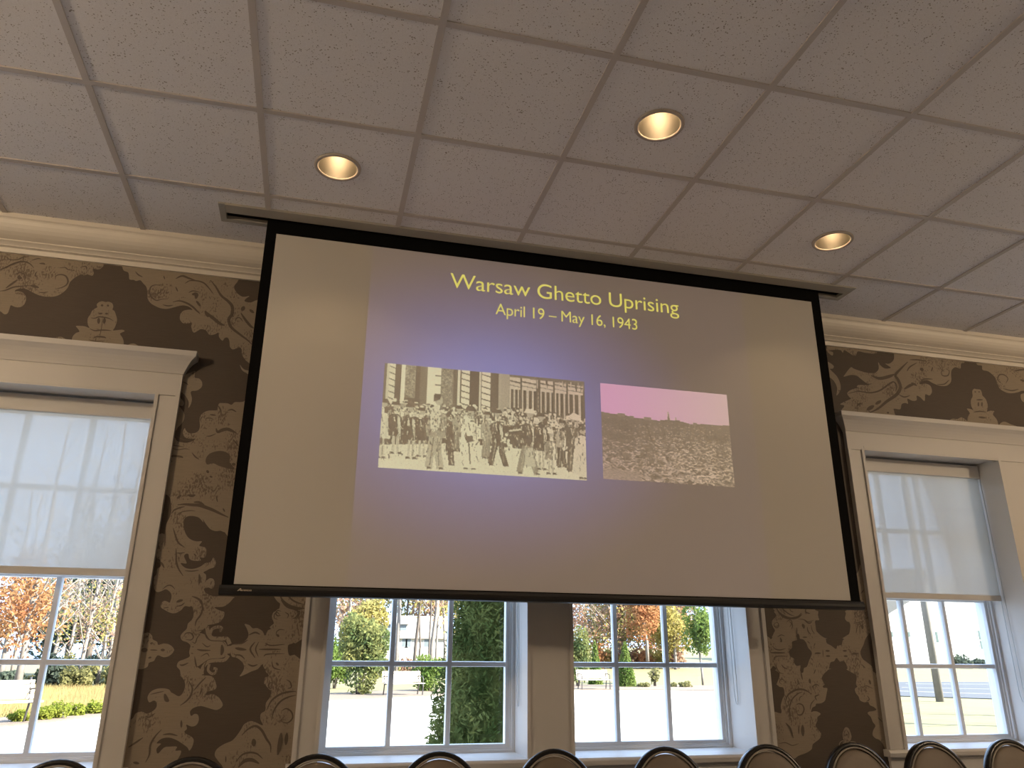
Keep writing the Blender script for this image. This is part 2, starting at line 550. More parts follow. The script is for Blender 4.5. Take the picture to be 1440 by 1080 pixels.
# the printed figure, outlines in millimetres on the wall (x, height below the ceiling)
FIG_LIGHT = '''-581,-455,-560,-469,-547,-461,-544,-435,-542,-420,-524,-426,-505,-426,-489,-413,-484,-386,-491,-361,-508,-347,-528,-344,-540,-347,-535,-336,-516,-328,-492,-329,-464,-342,-436,-353,-410,-357,-380,-355,-355,-346,-333,-325,-318,-299,-314,-272,-310,-261,-296,-240,-280,-226,-266,-219,-258,-224,-246,-216,-235,-218,-221,-220,-217,-205,-225,-184,-207,-183,-194,-180,-183,-165,-181,-153,-187,-116,-682,-126,-772,-139,-716,-405,-617,-444
-171,-385,-176,-372,-169,-358,-155,-351,-139,-353,-126,-350,-109,-356,-101,-373,-102,-389,-92,-396,-82,-416,-74,-437,-73,-457,-77,-484,-82,-498,-62,-494,-41,-490,-30,-496,-41,-504,-48,-513,-34,-532,-24,-556,-24,-582,-21,-613,-239,-610,-252,-566,-250,-545,-240,-529,-227,-521,-236,-507,-247,-494,-228,-491,-208,-491,-187,-497,-196,-482,-202,-459,-201,-441,-195,-427,-191,-408,-181,-394
-400,-587,-390,-573,-370,-567,-345,-568,-329,-574,-319,-560,-300,-556,-282,-564,-262,-577,-258,-602,-395,-617
-95,-154,-84,-174,-65,-180,-58,-195,-52,-218,-32,-218,-21,-223,-2,-216,13,-231,31,-249,40,-278,45,-308,61,-332,86,-347,113,-356,143,-356,169,-346,191,-336,215,-328,242,-332,261,-347,244,-348,219,-358,208,-380,211,-407,229,-425,254,-422,266,-415,268,-441,283,-469,302,-456,316,-446,339,-451,358,-473,383,-467,399,-456,404,-479,423,-498,431,-482,446,-479,456,-497,462,-526,477,-539,494,-531,514,-526,524,-561,542,-588,565,-606,606,-646,655,-617,616,-249,563,-255,533,-273,503,-270,507,-255,523,-237,490,-246,458,-225,442,-193,460,-150,452,-82,-102,-109
-19,-583,-9,-568,18,-556,42,-565,50,-573,74,-567,99,-567,127,-587,130,-613,-14,-611
520,-616,532,-630,551,-642,596,-647,600,-681,558,-659,533,-644
254,-702,281,-690,303,-676,319,-670,317,-687,321,-705,340,-707,355,-722,359,-743,351,-759,336,-770,316,-774,312,-784,321,-810,321,-837,312,-861,310,-834,299,-812,283,-795,265,-783,226,-791,214,-706
263,-851,285,-872,298,-893,300,-920,291,-943,278,-961,269,-980,241,-982,220,-837
257,-809,276,-819,288,-836,285,-852,270,-851,232,-836,229,-811
625,-795,560,-807,543,-811,519,-813,506,-828,487,-822,462,-823,448,-826,444,-845,442,-861,410,-865,387,-875,371,-896,371,-923,376,-949,371,-972,353,-984,329,-984,313,-968,310,-961,304,-977,309,-999,324,-1011,349,-1013,364,-1010,350,-1024,328,-1033,304,-1032,283,-1027,269,-1010,226,-1014,229,-1168,260,-1271,285,-1291,297,-1315,306,-1356,303,-1389,293,-1422,296,-1458,292,-1466,280,-1463,270,-1471,271,-1491,275,-1519,271,-1543,273,-1571,290,-1582,297,-1609,284,-1621,284,-1645,277,-1661,284,-1707,299,-1722,317,-1717,334,-1709,355,-1724,361,-1743,357,-1766,349,-1763,334,-1759,323,-1769,323,-1786,339,-1797,367,-1810,389,-1810,410,-1796,422,-1780,441,-1782,452,-1780,460,-1799,464,-1821,458,-1839,445,-1855,443,-1876,427,-1895,422,-1910,432,-1926,453,-1933,468,-1946,467,-1962,467,-1977,471,-1992,452,-2003,429,-2013,424,-2033,439,-2049,445,-2074,445,-2072,463,-2092,469,-2117,463,-2142,449,-2154,428,-2144,415,-2137,406,-2127,383,-2122,356,-2124,333,-2136,324,-2158,334,-2178,350,-2171,361,-2176,366,-2195,354,-2212,331,-2222,310,-2214,287,-2221,280,-2238,264,-2257,258,-2314,259,-2408,269,-2500,484,-2506,476,-2418,487,-2385,487,-2368,465,-2368,470,-2353,443,-2352,419,-2355,398,-2378,390,-2359,405,-2340,387,-2338,404,-2321,433,-2317,464,-2327,490,-2342,512,-2357,521,-2369,531,-2352,533,-2328,521,-2314,500,-2304,491,-2294,500,-2284,495,-2267,516,-2275,535,-2270,543,-2251,537,-2229,522,-2225,510,-2233,503,-2216,516,-2201,545,-2194,582,-2204,613,-2210,634,-2192,620,-2167,606,-2155,584,-2145,560,-2150,563,-2137,597,-2125,594,-2102,575,-2074,534,-2069,532,-2068,527,-2048,507,-2033,498,-2018,490,-1961,489,-1915,497,-1894,527,-1865,531,-1859,556,-1854,579,-1845,592,-1824,592,-1802,570,-1795,547,-1782,584,-1779,608,-1762,622,-1743,625,-1735,567,-1733,544,-1735,517,-1728,500,-1717,493,-1705,498,-1699,513,-1697,521,-1701,532,-1698,535,-1677,527,-1659,511,-1656,497,-1666,494,-1642,481,-1631,492,-1623,506,-1614,524,-1606,529,-1586,515,-1562,506,-1583,484,-1589,466,-1604,445,-1614,423,-1617,399,-1612,378,-1593,397,-1594,404,-1590,389,-1563,395,-1551,406,-1552,412,-1570,425,-1579,448,-1581,463,-1578,456,-1564,473,-1566,483,-1555,482,-1531,471,-1518,447,-1512,457,-1492,436,-1493,413,-1488,392,-1474,375,-1447,366,-1414,367,-1394,379,-1381,402,-1378,430,-1385,452,-1406,446,-1390,465,-1414,487,-1436,511,-1443,531,-1440,551,-1447,627,-1460
489,-1894,521,-1899,544,-1919,597,-1924,619,-1940,627,-1981,606,-1997,555,-2002,531,-2018,507,-2033,490,-2018,488,-2003,477,-1962,480,-1925
641,-1942,672,-1939,701,-1918,707,-1896,696,-1870,685,-1852,707,-1857,722,-1870,743,-1869,766,-1882,779,-1901,790,-1877,813,-1868,810,-1842,800,-1820,806,-1798,827,-1790,835,-1765,811,-1744,808,-1711,962,-1707,968,-1828,941,-1894,919,-1896,901,-1910,906,-1931,885,-1940,885,-1963,893,-1984,910,-1995,903,-2011,918,-2021,948,-2024,956,-2115,813,-2115,798,-2079,813,-2073,806,-2053,788,-2037,781,-2022,763,-2043,737,-2053,718,-2063,690,-2074,701,-2053,704,-2032,691,-2012,668,-1996,647,-1991,638,-1965
271,-1897,288,-1894,305,-1907,310,-1922,329,-1932,336,-1945,357,-1939,383,-1944,404,-1965,390,-1988,366,-1996,342,-1988,333,-1998,328,-2011,309,-2019,306,-2034,288,-2044,273,-2044,242,-2034,237,-1969,236,-1897
801,-2040,796,-2051,815,-2071,803,-2089,803,-2107,821,-2128,829,-2133,829,-2158,813,-2184,814,-2214,797,-2226,797,-2249,810,-2274,778,-2261,756,-2256,732,-2268,722,-2287,707,-2312,689,-2333,660,-2345,632,-2364,625,-2388,643,-2412,667,-2441,686,-2512,1016,-2522,970,-2019,798,-2020
4424,-141,4415,-191,4377,-224,4345,-227,4364,-239,4382,-252,4339,-261,4310,-245,4293,-222,4291,-266,4259,-297,4207,-303,4156,-296,4107,-284,4093,-276,4076,-287,4039,-328,4028,-345,4079,-329,4120,-330,4157,-355,4190,-375,4226,-372,4183,-385,4121,-391,4112,-410,4137,-413,4096,-416,4053,-434,4034,-454,4046,-476,4055,-485,4011,-507,3973,-528,4002,-535,3971,-574,3950,-648,4332,-645,4354,-551,4354,-524,4401,-524,4417,-490,4446,-479,4466,-482,4467,-449,4502,-460,4535,-452,4540,-423,4565,-431,4593,-454,4607,-408,4638,-413,4662,-384,4657,-346,4622,-335,4583,-343,4585,-329,4638,-309,4677,-325,4728,-339,4784,-334,4824,-301,4834,-252,4846,-221,4879,-198,4916,-204,4930,-168,4954,-161,4964,-140,4977,-58,4436,-76
3934,-149,3929,-183,3965,-213,3974,-188,3944,-181,4023,-168,4046,-185,4059,-165,4111,-193,4137,-193,4157,-164,4208,-168,4271,-167,4301,-149,4314,-69,3882,-87
3933,-259,3965,-279,3957,-299,3936,-305,3976,-344,3994,-389,3990,-435,3956,-475,3968,-428,3959,-392,3937,-366,3878,-325,3889,-249
5054,-141,5059,-165,5093,-167,5091,-197,5135,-203,5178,-238,5185,-277,5199,-316,5239,-337,5284,-340,5344,-327,5393,-313,5529,-326,5611,-22,5075,-48
4976,-351,4992,-336,5014,-337,5042,-338,5048,-359,5049,-378,5067,-396,5075,-434,5068,-464,5058,-484,5087,-476,5117,-477,5100,-499,5119,-526,5126,-555,5110,-613,4897,-610,4893,-554,4905,-525,4921,-505,4905,-477,4943,-479,4953,-483,4943,-455,4950,-416,4969,-390,4972,-366
4753,-570,4780,-554,4818,-553,4848,-539,4878,-551,4896,-568,4888,-602,4747,-599
5132,-568,5159,-547,5188,-542,5229,-556,5271,-567,5263,-601,5123,-602
5355,-351,5376,-334,5460,-322,5439,-403,5362,-390
3397,-1738,3393,-1767,3365,-1792,3362,-1816,3377,-1837,3362,-1863,3348,-1887,3330,-1875,3300,-1876,3282,-2036,3326,-2036,3344,-2020,3361,-2036,3376,-2055,3373,-2078,3370,-2123,3618,-2124,3624,-2082,3641,-2059,3673,-2035,3689,-2002,3713,-1995,3730,-1978,3748,-1997,3772,-1993,3786,-2011,3789,-2030,3816,-2044,3840,-2073,3838,-2124,3995,-2125,4004,-1726,3836,-1729,3824,-1749,3814,-1774,3824,-1789,3843,-1798,3833,-1843,3814,-1867,3782,-1889,3772,-1911,3745,-1916,3734,-1933,3708,-1917,3681,-1903,3678,-1883,3657,-1869,3631,-1850,3620,-1826,3621,-1792,3645,-1782,3647,-1758,3630,-1733
3370,-2033,3381,-2060,3366,-2088,3366,-2111,3392,-2129,3393,-2161,3380,-2179,3365,-2214,3363,-2250,3312,-2252,3293,-2411,3328,-2434,3404,-2461,3438,-2449,3483,-2437,3518,-2420,3527,-2398,3556,-2381,3575,-2368,3583,-2346,3569,-2328,3555,-2310,3569,-2288,3572,-2270,3594,-2255,3576,-2243,3554,-2241,3539,-2245,3548,-2225,3568,-2216,3575,-2205,3604,-2203,3628,-2191,3636,-2175,3645,-2152,3651,-2129,3626,-2125,3625,-2092,3628,-2069,3661,-2041,3668,-2032
3794,-2031,3809,-2050,3836,-2064,3843,-2092,3838,-2121,3819,-2132,3821,-2153,3836,-2172,3841,-2190,3866,-2200,3889,-2198,3898,-2214,3919,-2223,3934,-2237,3910,-2244,3887,-2246,3877,-2255,3894,-2273,3901,-2296,3915,-2315,3897,-2337,3890,-2360,3905,-2376,3927,-2383,3946,-2406,3963,-2437,4020,-2438,4009,-2311,4006,-2031
3735,-2319,3751,-2326,3759,-2349,3761,-2371,3744,-2389,3724,-2391,3710,-2375,3711,-2348,3723,-2328
3370,-1881,3381,-1854,3366,-1826,3366,-1803,3392,-1785,3393,-1753,3380,-1735,3365,-1700,3363,-1664,3312,-1662,3293,-1503,3328,-1480,3404,-1453,3438,-1465,3483,-1477,3518,-1494,3527,-1516,3556,-1533,3575,-1546,3583,-1568,3569,-1586,3555,-1604,3569,-1626,3572,-1644,3594,-1659,3576,-1671,3554,-1673,3539,-1669,3548,-1689,3568,-1698,3575,-1709,3604,-1711,3628,-1723,3636,-1739,3645,-1762,3651,-1785,3626,-1789,3625,-1822,3628,-1845,3661,-1873,3668,-1882
3794,-1883,3809,-1864,3836,-1850,3843,-1822,3838,-1793,3819,-1782,3821,-1761,3836,-1742,3841,-1724,3866,-1714,3889,-1716,3898,-1700,3919,-1691,3934,-1677,3910,-1670,3887,-1668,3877,-1659,3894,-1641,3901,-1618,3915,-1599,3897,-1577,3890,-1554,3905,-1538,3927,-1531,3946,-1508,3963,-1477,4020,-1476,4009,-1603,4006,-1883
3735,-1595,3751,-1588,3759,-1565,3761,-1543,3744,-1525,3724,-1523,3710,-1539,3711,-1566,3723,-1586
801,-1874,796,-1863,815,-1843,803,-1825,803,-1807,821,-1786,829,-1781,829,-1756,813,-1730,814,-1700,797,-1688,797,-1665,810,-1640,778,-1653,756,-1658,732,-1646,722,-1627,707,-1602,689,-1581,660,-1569,632,-1550,625,-1526,643,-1502,667,-1473,686,-1402,1016,-1392,970,-1895,798,-1894'''
FIG_DARK = '''3500,-1866,3513,-1857,3519,-1871,3520,-1883,3540,-1887,3555,-1904,3563,-1928,3578,-1944,3581,-1961,3560,-1994,3544,-2022,3524,-2031,3518,-2050,3506,-2054,3500,-2041,3506,-2017,3483,-2020,3468,-2003,3471,-1985,3450,-1971,3447,-1947,3467,-1928,3470,-1900,3488,-1893,3503,-1888
3945,-1861,3963,-1861,3986,-2039,3949,-2049,3942,-2020,3911,-1997,3888,-1978,3884,-1944,3908,-1910,3924,-1881'''
FIG_LIGHT_STROKES = '''15|532,-2066,530,-2048,537,-2028,556,-2012,586,-2008,617,-2006,633,-1986
11|557,-2023,555,-2048,573,-2063,587,-2058,588,-2043,576,-2041
17|527,-1865,535,-1893,554,-1914,585,-1916,617,-1916,632,-1939
13|544,-1899,549,-1877,569,-1867,587,-1869,588,-1880,581,-1883
26|634,-1946,638,-1978
4|3679,-2410,3688,-2392,3706,-2384,3721,-2391
4|3750,-2389,3777,-2391,3792,-2403,3796,-2416
12|3704,-2397,3748,-2398
4|3679,-1504,3688,-1522,3706,-1530,3721,-1523
4|3750,-1525,3777,-1523,3792,-1511,3796,-1498
12|3704,-1517,3748,-1516'''
FIG_SHADE_STROKES = '''5|-618,-165,-593,-183,-560,-179,-537,-162,-512,-156
7|-624,-244,-602,-227,-572,-202,-537,-186,-505,-193,-482,-214
5|-556,-264,-542,-249,-520,-251,-507,-273
16|-539,-262,-533,-274,-522,-275
9|-580,-336,-556,-306,-539,-285
7|-602,-354,-578,-346,-548,-326,-512,-316,-479,-307
12|-479,-309,-461,-310,-441,-315
5|-439,-339,-417,-338,-397,-332
7|-379,-262,-379,-243,-358,-233,-335,-240,-322,-265,-327,-287,-346,-303,-370,-313
5|-500,-176,-476,-162,-459,-162
5|-373,-199,-348,-193,-333,-202,-302,-205
6|-279,-181,-258,-175,-250,-193
8|-463,-187,-446,-185,-437,-189
5|-464,-230,-469,-247,-455,-266
5|-446,-233,-433,-229
11|-155,-377,-147,-370
11|-129,-374,-121,-369
8|-159,-420,-142,-415
8|-131,-416,-118,-413
12|-155,-441,-150,-472
12|-129,-438,-126,-469
3|-138,-439,-134,-485,-134,-543
6|-190,-445,-172,-445,-156,-436,-139,-435,-111,-438,-88,-449
7|-184,-502,-161,-509,-136,-504,-110,-501,-88,-501
8|-161,-548,-145,-539,-117,-538,-105,-542
4|-179,-558,-152,-563,-109,-558
6|103,-237,74,-233,53,-246,50,-274,61,-300,87,-317,111,-308,140,-302
5|102,-252,100,-271,86,-281
6|120,-337,146,-340,168,-334
9|165,-317,192,-307,223,-312,257,-329,285,-353,300,-366
5|231,-257,250,-244,282,-248
18|248,-264,268,-261,269,-286
11|273,-297,297,-325
7|207,-208,227,-190,263,-186,296,-194,325,-221,350,-251
10|160,-187,188,-168,220,-176,258,-186
14|325,-174,355,-208,387,-253,422,-279,446,-306,451,-348,439,-380,455,-420,495,-451,541,-482,564,-503
15|327,-351,344,-367,373,-388,401,-408,423,-415
14|321,-346,341,-379
12|492,-337,517,-371,547,-404,564,-414
5|472,-388,475,-370,490,-365,508,-384
18|504,-299,496,-325
13|532,-314,555,-330
6|166,-232,180,-257
6|-31,-173,-14,-189,6,-198
5|102,-179,110,-197
10|257,-784,282,-800,297,-821,300,-848
5|262,-729,283,-736,296,-746
14|329,-1330,360,-1326,391,-1327,422,-1327,455,-1336,487,-1347,521,-1362,558,-1377
9|397,-1314,420,-1313,445,-1324
7|309,-1372,318,-1355,343,-1342,361,-1337
4|329,-1379,353,-1362,387,-1354,410,-1355
12|400,-1280,385,-1285,366,-1282
10|322,-1301,339,-1284
6|533,-1000,552,-1021,561,-1033
4|265,-1063,293,-1070,324,-1063,348,-1066
4|267,-1050,291,-1052,319,-1055
9|263,-1106,282,-1101,313,-1103,322,-1107
6|358,-1080,376,-1099,394,-1110
15|435,-1170,444,-1163
8|451,-1188,464,-1192
5|491,-1280,502,-1308
13|543,-1122,560,-1125
6|529,-1336,539,-1352
0|423,-1108,437,-1079,476,-1063,508,-1066,531,-1084,532,-1114,559,-1147,526,-1145,485,-1135,459,-1125,432,-1132
4|377,-927,375,-909,385,-895
4|401,-921,399,-907,419,-904,432,-909
7|443,-836,458,-857,460,-871
7|491,-859,511,-853,533,-863
15|450,-953,460,-970,479,-959,503,-953,524,-960,545,-968
5|411,-995,430,-992,453,-979
4|263,-993,285,-1009,314,-1020,350,-1020
7|413,-886,441,-888
7|350,-1528,355,-1556,360,-1588,374,-1619,397,-1649
5|356,-1548,372,-1549,390,-1545
5|401,-1626,431,-1627,461,-1622
10|464,-1639,470,-1663,469,-1682
5|319,-1710,336,-1694,354,-1693,371,-1708
11|385,-1764,397,-1758,411,-1754
5|389,-1781,407,-1777,420,-1765
4|335,-1790,357,-1787
8|446,-1737,470,-1745,491,-1763,500,-1802
7|325,-1437,342,-1476,358,-1504,387,-1523
6|291,-1438,297,-1478,300,-1522
8|275,-1586,299,-1597,313,-1617
8|271,-1622,278,-1645
5|429,-1549,442,-1561
4|521,-1669,519,-1685
10|349,-1965,366,-1967
5|306,-1966,336,-1967
17|271,-1966,296,-1968
7|302,-1940,314,-1937
7|304,-1999,316,-1996
7|283,-1912,290,-1909
11|657,-1955,677,-1959,706,-1962
7|739,-1928,722,-1960,747,-1996
5|755,-1928,745,-1959,760,-1991
7|759,-1960,855,-1959
7|709,-1899,735,-1888,757,-1896
7|718,-2022,740,-2030,761,-2024
5|782,-1933,810,-1943,869,-1937
5|783,-1990,798,-1980,873,-1977
4|827,-1900,828,-1884,841,-1874,863,-1876
9|829,-1895,841,-1905
5|820,-2011,831,-2037,864,-2047
8|839,-2016,851,-2027
4|835,-1814,825,-1801,812,-1804,811,-1823,826,-1831
4|855,-1797,872,-1808,869,-1824
5|892,-1786,921,-1796,912,-1824
14|833,-1743,863,-1770,903,-1780,941,-1779
7|481,-1757,498,-1783,494,-1815,479,-1842,477,-1865
5|435,-1910,443,-1895,463,-1894,476,-1910,467,-1923,446,-1921
4|477,-1884,493,-1884,513,-1881,522,-1894,533,-1914,555,-1925,597,-1927,617,-1945
4|473,-1931,487,-1936,492,-1915,504,-1894
6|435,-2026,448,-2028,470,-2018
6|492,-1992,501,-2023,508,-2038
7|498,-1962,519,-1966,555,-1966
13|599,-1942,604,-1966,602,-1986
4|515,-1935,538,-1951,552,-1945
4|517,-1992,541,-1979,553,-1992
4|545,-2007,538,-2033,543,-2053
3|474,-1952,484,-1952
3|475,-1978,485,-1980
6|650,-1937,682,-1935,707,-1920
6|656,-1983,683,-1986,703,-2001
7|481,-2092,500,-2122,497,-2152,482,-2174,460,-2191
15|391,-2144,401,-2166,412,-2174
5|328,-2231,343,-2236,365,-2220
7|399,-2285,378,-2311,364,-2344,365,-2382,355,-2410
7|407,-2305,436,-2303,466,-2310
8|473,-2250,477,-2279
7|279,-2352,305,-2334,331,-2315
4|334,-2146,363,-2139,387,-2134
9|307,-2409,331,-2414
6|507,-2132,528,-2102,550,-2077
6|534,-2149,541,-2122
5|839,-2102,825,-2100,816,-2110,823,-2123,838,-2120
5|891,-2087,908,-2097,915,-2118,900,-2125
8|819,-2214,836,-2174,870,-2148,906,-2138,938,-2136
7|844,-2254,851,-2214,873,-2179,903,-2161,940,-2151
6|887,-2260,914,-2265,933,-2245,925,-2220,902,-2207,882,-2217
9|727,-2312,750,-2288,779,-2276,807,-2293,831,-2328,850,-2353,855,-2383
17|777,-2327,783,-2357
17|891,-2305,890,-2344,885,-2393
14|915,-2305,915,-2354
7|714,-2418,736,-2390,766,-2381,797,-2386,824,-2406
14|727,-2438,749,-2414,779,-2410,811,-2425
5|671,-2393,674,-2417
19|4514,-200,4457,-249,4406,-298,4421,-330,4428,-377,4393,-427,4310,-481,4239,-533,4173,-566
8|4533,-183,4599,-177,4663,-180
19|4225,-320,4284,-333,4361,-311,4396,-294
9|4040,-454,4114,-433,4195,-435,4270,-414,4353,-360,4386,-347,4402,-374,4385,-409
26|4610,-229,4614,-253
16|4452,-389,4500,-360,4546,-342
14|4514,-340,4554,-355
10|4579,-334,4617,-306,4682,-300
7|4785,-227,4759,-244,4765,-268,4804,-264,4822,-233,4798,-216
7|4708,-332,4764,-326,4809,-293
17|4224,-507,4269,-480
21|4155,-550,4212,-517
11|4088,-528,4122,-507
11|4297,-556,4313,-553
8|4403,-426,4442,-441,4487,-428
8|4496,-265,4524,-233,4584,-198
8|4700,-216,4683,-247
8|5219,-279,5196,-257,5216,-220,5257,-216,5280,-239,5254,-276
8|5222,-314,5288,-322,5349,-307
10|5346,-182,5396,-167,5444,-162
14|5378,-239,5423,-245
9|4989,-359,5001,-355
9|5019,-357,5031,-353
9|4991,-412,5043,-406
12|5005,-426,4996,-455
12|5033,-423,5023,-453
8|4950,-497,5001,-488,5051,-489
12|4981,-528,5036,-528
4|3380,-1806,3392,-1801,3399,-1813,3387,-1822,3370,-1818
4|3449,-1798,3473,-1787,3482,-1804,3463,-1824
13|3545,-1806,3548,-1825
9|3404,-1748,3430,-1771,3468,-1780,3521,-1770,3546,-1750
4|3519,-1782,3554,-1784,3581,-1795,3616,-1787
6|3571,-1822,3574,-1846,3589,-1860
4|3596,-1812,3600,-1841,3613,-1855
9|3402,-1879,3406,-1894,3400,-1901
4|3383,-1877,3407,-1865,3429,-1870
5|3347,-1920,3365,-1936,3392,-1941,3427,-1933
8|3332,-1955,3421,-1955
4|3347,-1995,3360,-1976,3389,-1971,3433,-1973
6|3392,-2013,3404,-2027,3425,-2036
4|3356,-2013,3374,-2050,3400,-2059
4|3598,-1922,3609,-1903
8|3599,-1956,3636,-1955
4|3650,-1936,3648,-1974
9|3666,-1943,3692,-1943
9|3665,-1969,3691,-1969
9|3773,-1942,3797,-1942
9|3775,-1969,3798,-1969
9|3827,-1956,3868,-1956
6|3536,-1875,3564,-1875
6|3888,-1738,3874,-1753
4|3861,-1798,3896,-1803,3928,-1787
13|3916,-1805,3915,-1829
5|3881,-1818,3870,-1852
4|3900,-1812,3893,-1857
5|3593,-2036,3579,-2059
5|3879,-2011,3900,-2030
4|3562,-1894,3577,-1908
4|3570,-1744,3574,-1757
4|3383,-2111,3370,-2099,3383,-2085,3399,-2092,3400,-2106
4|3475,-2079,3483,-2102,3464,-2120
6|3502,-2046,3508,-2088
13|3550,-2083,3550,-2106
6|3559,-2125,3583,-2111,3604,-2118
9|3388,-2206,3409,-2165,3445,-2143,3485,-2134,3523,-2141,3549,-2157
6|3406,-2277,3413,-2224,3434,-2183,3471,-2156,3500,-2147
7|3453,-2211,3470,-2204,3491,-2211,3497,-2233,3480,-2256,3458,-2256,3454,-2242
4|3477,-2193,3480,-2175,3497,-2166
5|3533,-2234,3542,-2207,3567,-2184
7|3578,-2189,3572,-2170,3598,-2161
9|3382,-2295,3406,-2322,3417,-2366
6|3457,-2305,3451,-2349
17|3479,-2305,3475,-2358
4|3333,-2390,3371,-2387,3407,-2400,3446,-2392
13|3913,-2088,3918,-2111
4|3866,-2125,3891,-2118,3929,-2132
6|3888,-2167,3897,-2186,3878,-2195
5|3934,-2274,3959,-2297
4|3734,-2330,3745,-2349,3744,-2371
4|3731,-2330,3718,-2348,3714,-2370
11|3734,-2351,3733,-2360
4|3383,-1803,3370,-1815,3383,-1829,3399,-1822,3400,-1808
4|3475,-1835,3483,-1812,3464,-1794
6|3502,-1868,3508,-1826
13|3550,-1831,3550,-1808
6|3559,-1789,3583,-1803,3604,-1796
9|3388,-1708,3409,-1749,3445,-1771,3485,-1780,3523,-1773,3549,-1757
6|3406,-1637,3413,-1690,3434,-1731,3471,-1758,3500,-1767
7|3453,-1703,3470,-1710,3491,-1703,3497,-1681,3480,-1658,3458,-1658,3454,-1672
4|3477,-1721,3480,-1739,3497,-1748
5|3533,-1680,3542,-1707,3567,-1730
7|3578,-1725,3572,-1744,3598,-1753
9|3382,-1619,3406,-1592,3417,-1548
6|3457,-1609,3451,-1565
17|3479,-1609,3475,-1556
4|3333,-1524,3371,-1527,3407,-1514,3446,-1522
13|3913,-1826,3918,-1803
4|3866,-1789,3891,-1796,3929,-1782
6|3888,-1747,3897,-1728,3878,-1719
5|3934,-1640,3959,-1617
4|3734,-1584,3745,-1565,3744,-1543
4|3731,-1584,3718,-1566,3714,-1544
11|3734,-1563,3733,-1554
5|839,-1812,825,-1814,816,-1804,823,-1791,838,-1794
5|891,-1827,908,-1817,915,-1796,900,-1789
8|819,-1700,836,-1740,870,-1766,906,-1776,938,-1778
7|844,-1660,851,-1700,873,-1735,903,-1753,940,-1763
6|887,-1654,914,-1649,933,-1669,925,-1694,902,-1707,882,-1697
9|727,-1602,750,-1626,779,-1638,807,-1621,831,-1586,850,-1561,855,-1531
17|777,-1587,783,-1557
17|891,-1609,890,-1570,885,-1521
14|915,-1609,915,-1560
7|714,-1496,736,-1524,766,-1533,797,-1528,824,-1508
14|727,-1476,749,-1500,779,-1504,811,-1489
5|671,-1521,674,-1497'''


def read_poly(t):
    a_ = [int(q) for q in t.split(',')]
    return list(zip(a_[0::2], a_[1::2]))


from mathutils.geometry import delaunay_2d_cdt


def wall_poly(mb, P, lift, mi):
    vs_, ed_, fs_ = delaunay_2d_cdt([Vector((p[0] / 1000, p[1] / 1000)) for p in P], [], [list(range(len(P)))], 1, 1e-6)[:3]
    i_ = len(mb.v)
    mb.v += [(q.x, YW - lift, Z(q.y)) for q in vs_]
    for f_ in fs_:
        mb.face([i_ + q for q in f_], mi)


def wall_stroke(mb, P, wd, lift, mi, taper=True):
    if len(P) == 2:
        P = [P[0], ((P[0][0] + P[1][0]) / 2, (P[0][1] + P[1][1]) / 2), P[1]]
    Q = smooth_open(P, 4)
    n_ = len(Q); i_ = len(mb.v)
    for k_, q in enumerate(Q):
        t_ = Q[min(k_ + 1, n_ - 1)] - Q[max(k_ - 1, 0)]
        t_ = t_ / (np.linalg.norm(t_) + 1e-9)
        w_ = wd / 2 * (max(0.12, math.sin(math.pi * (k_ + .35) / (n_ - .3))) ** 0.6 if taper else 1)
        for sg in (-1, 1):
            mb.v.append(((q[0] - sg * t_[1] * w_) / 1000, YW - lift, Z((q[1] + sg * t_[0] * w_) / 1000)))
    for k_ in range(n_ - 1):
        mb.face((i_ + 2 * k_, i_ + 2 * k_ + 1, i_ + 2 * k_ + 3, i_ + 2 * k_ + 2), mi)


for q_, t_ in enumerate(FIG_LIGHT.split('\n')):
    wall_poly(m, smooth_closed(read_poly(t_), 3), 0.0004 + 0.00004 * q_, 1)
for q_, t_ in enumerate(FIG_LIGHT_STROKES.split('\n')):
    w_, t_ = t_.split('|'); wall_stroke(m, read_poly(t_), int(w_), 0.0018 + 0.00003 * q_, 1, False)
for q_, t_ in enumerate(FIG_SHADE_STROKES.split('\n')):
    w_, t_ = t_.split('|')
    if w_ == '0':
        wall_poly(m, smooth_closed(read_poly(t_), 3), 0.0024, 2)
    else:
        wall_stroke(m, read_poly(t_), int(w_) * 1.1, 0.0026 + 0.000004 * q_, 2)
for t_ in FIG_DARK.split('\n'):
    wall_poly(m, smooth_closed(read_poly(t_), 3), 0.0022, 0)
m.build('wall_front', [PAPER_D, PAPER_L, PAPER_S, BRICKM], kind='structure', label='brown wall papered with large beige damask scrolls', cat='wall')

m = MB(); m.box(-30, 45, 1.9, YO - 0.005, H + 0.8, 9.2)  # unseen slab, added to keep the sun off the evergreen and near ground
m.build('added_upper_storey', BRICKM, kind='structure', label='unseen upper storey above the windows, a slab added to shade the ground outside', cat='facade')
m = MB(); m.box(XL - 0.15, XL, YB, YO, 0, H + 0.3)
m.build('wall_left', PLAINW, kind='structure', label='plain taupe side wall beyond the left window', cat='wall')
m = MB(); m.box(XR, XR + 0.15, YB, YO, 0, H + 0.3)
m.build('wall_right', PLAINW, kind='structure', label='plain taupe side wall beyond the right window', cat='wall')
m = MB()                                     # back wall
bx = [XL - 0.15, XR + 0.15]
for i in range(len(bx) - 1):
    if i % 2 == 0:
        m.box(bx[i], bx[i + 1], YB - 0.2, YB, 0, H + 0.3)
    else:
        m.box(bx[i], bx[i + 1], YB - 0.2, YB, 0, H + 0.3)
m.build('wall_back', PLAINW, kind='structure', label='plain taupe rear wall of the room behind the viewer', cat='wall')

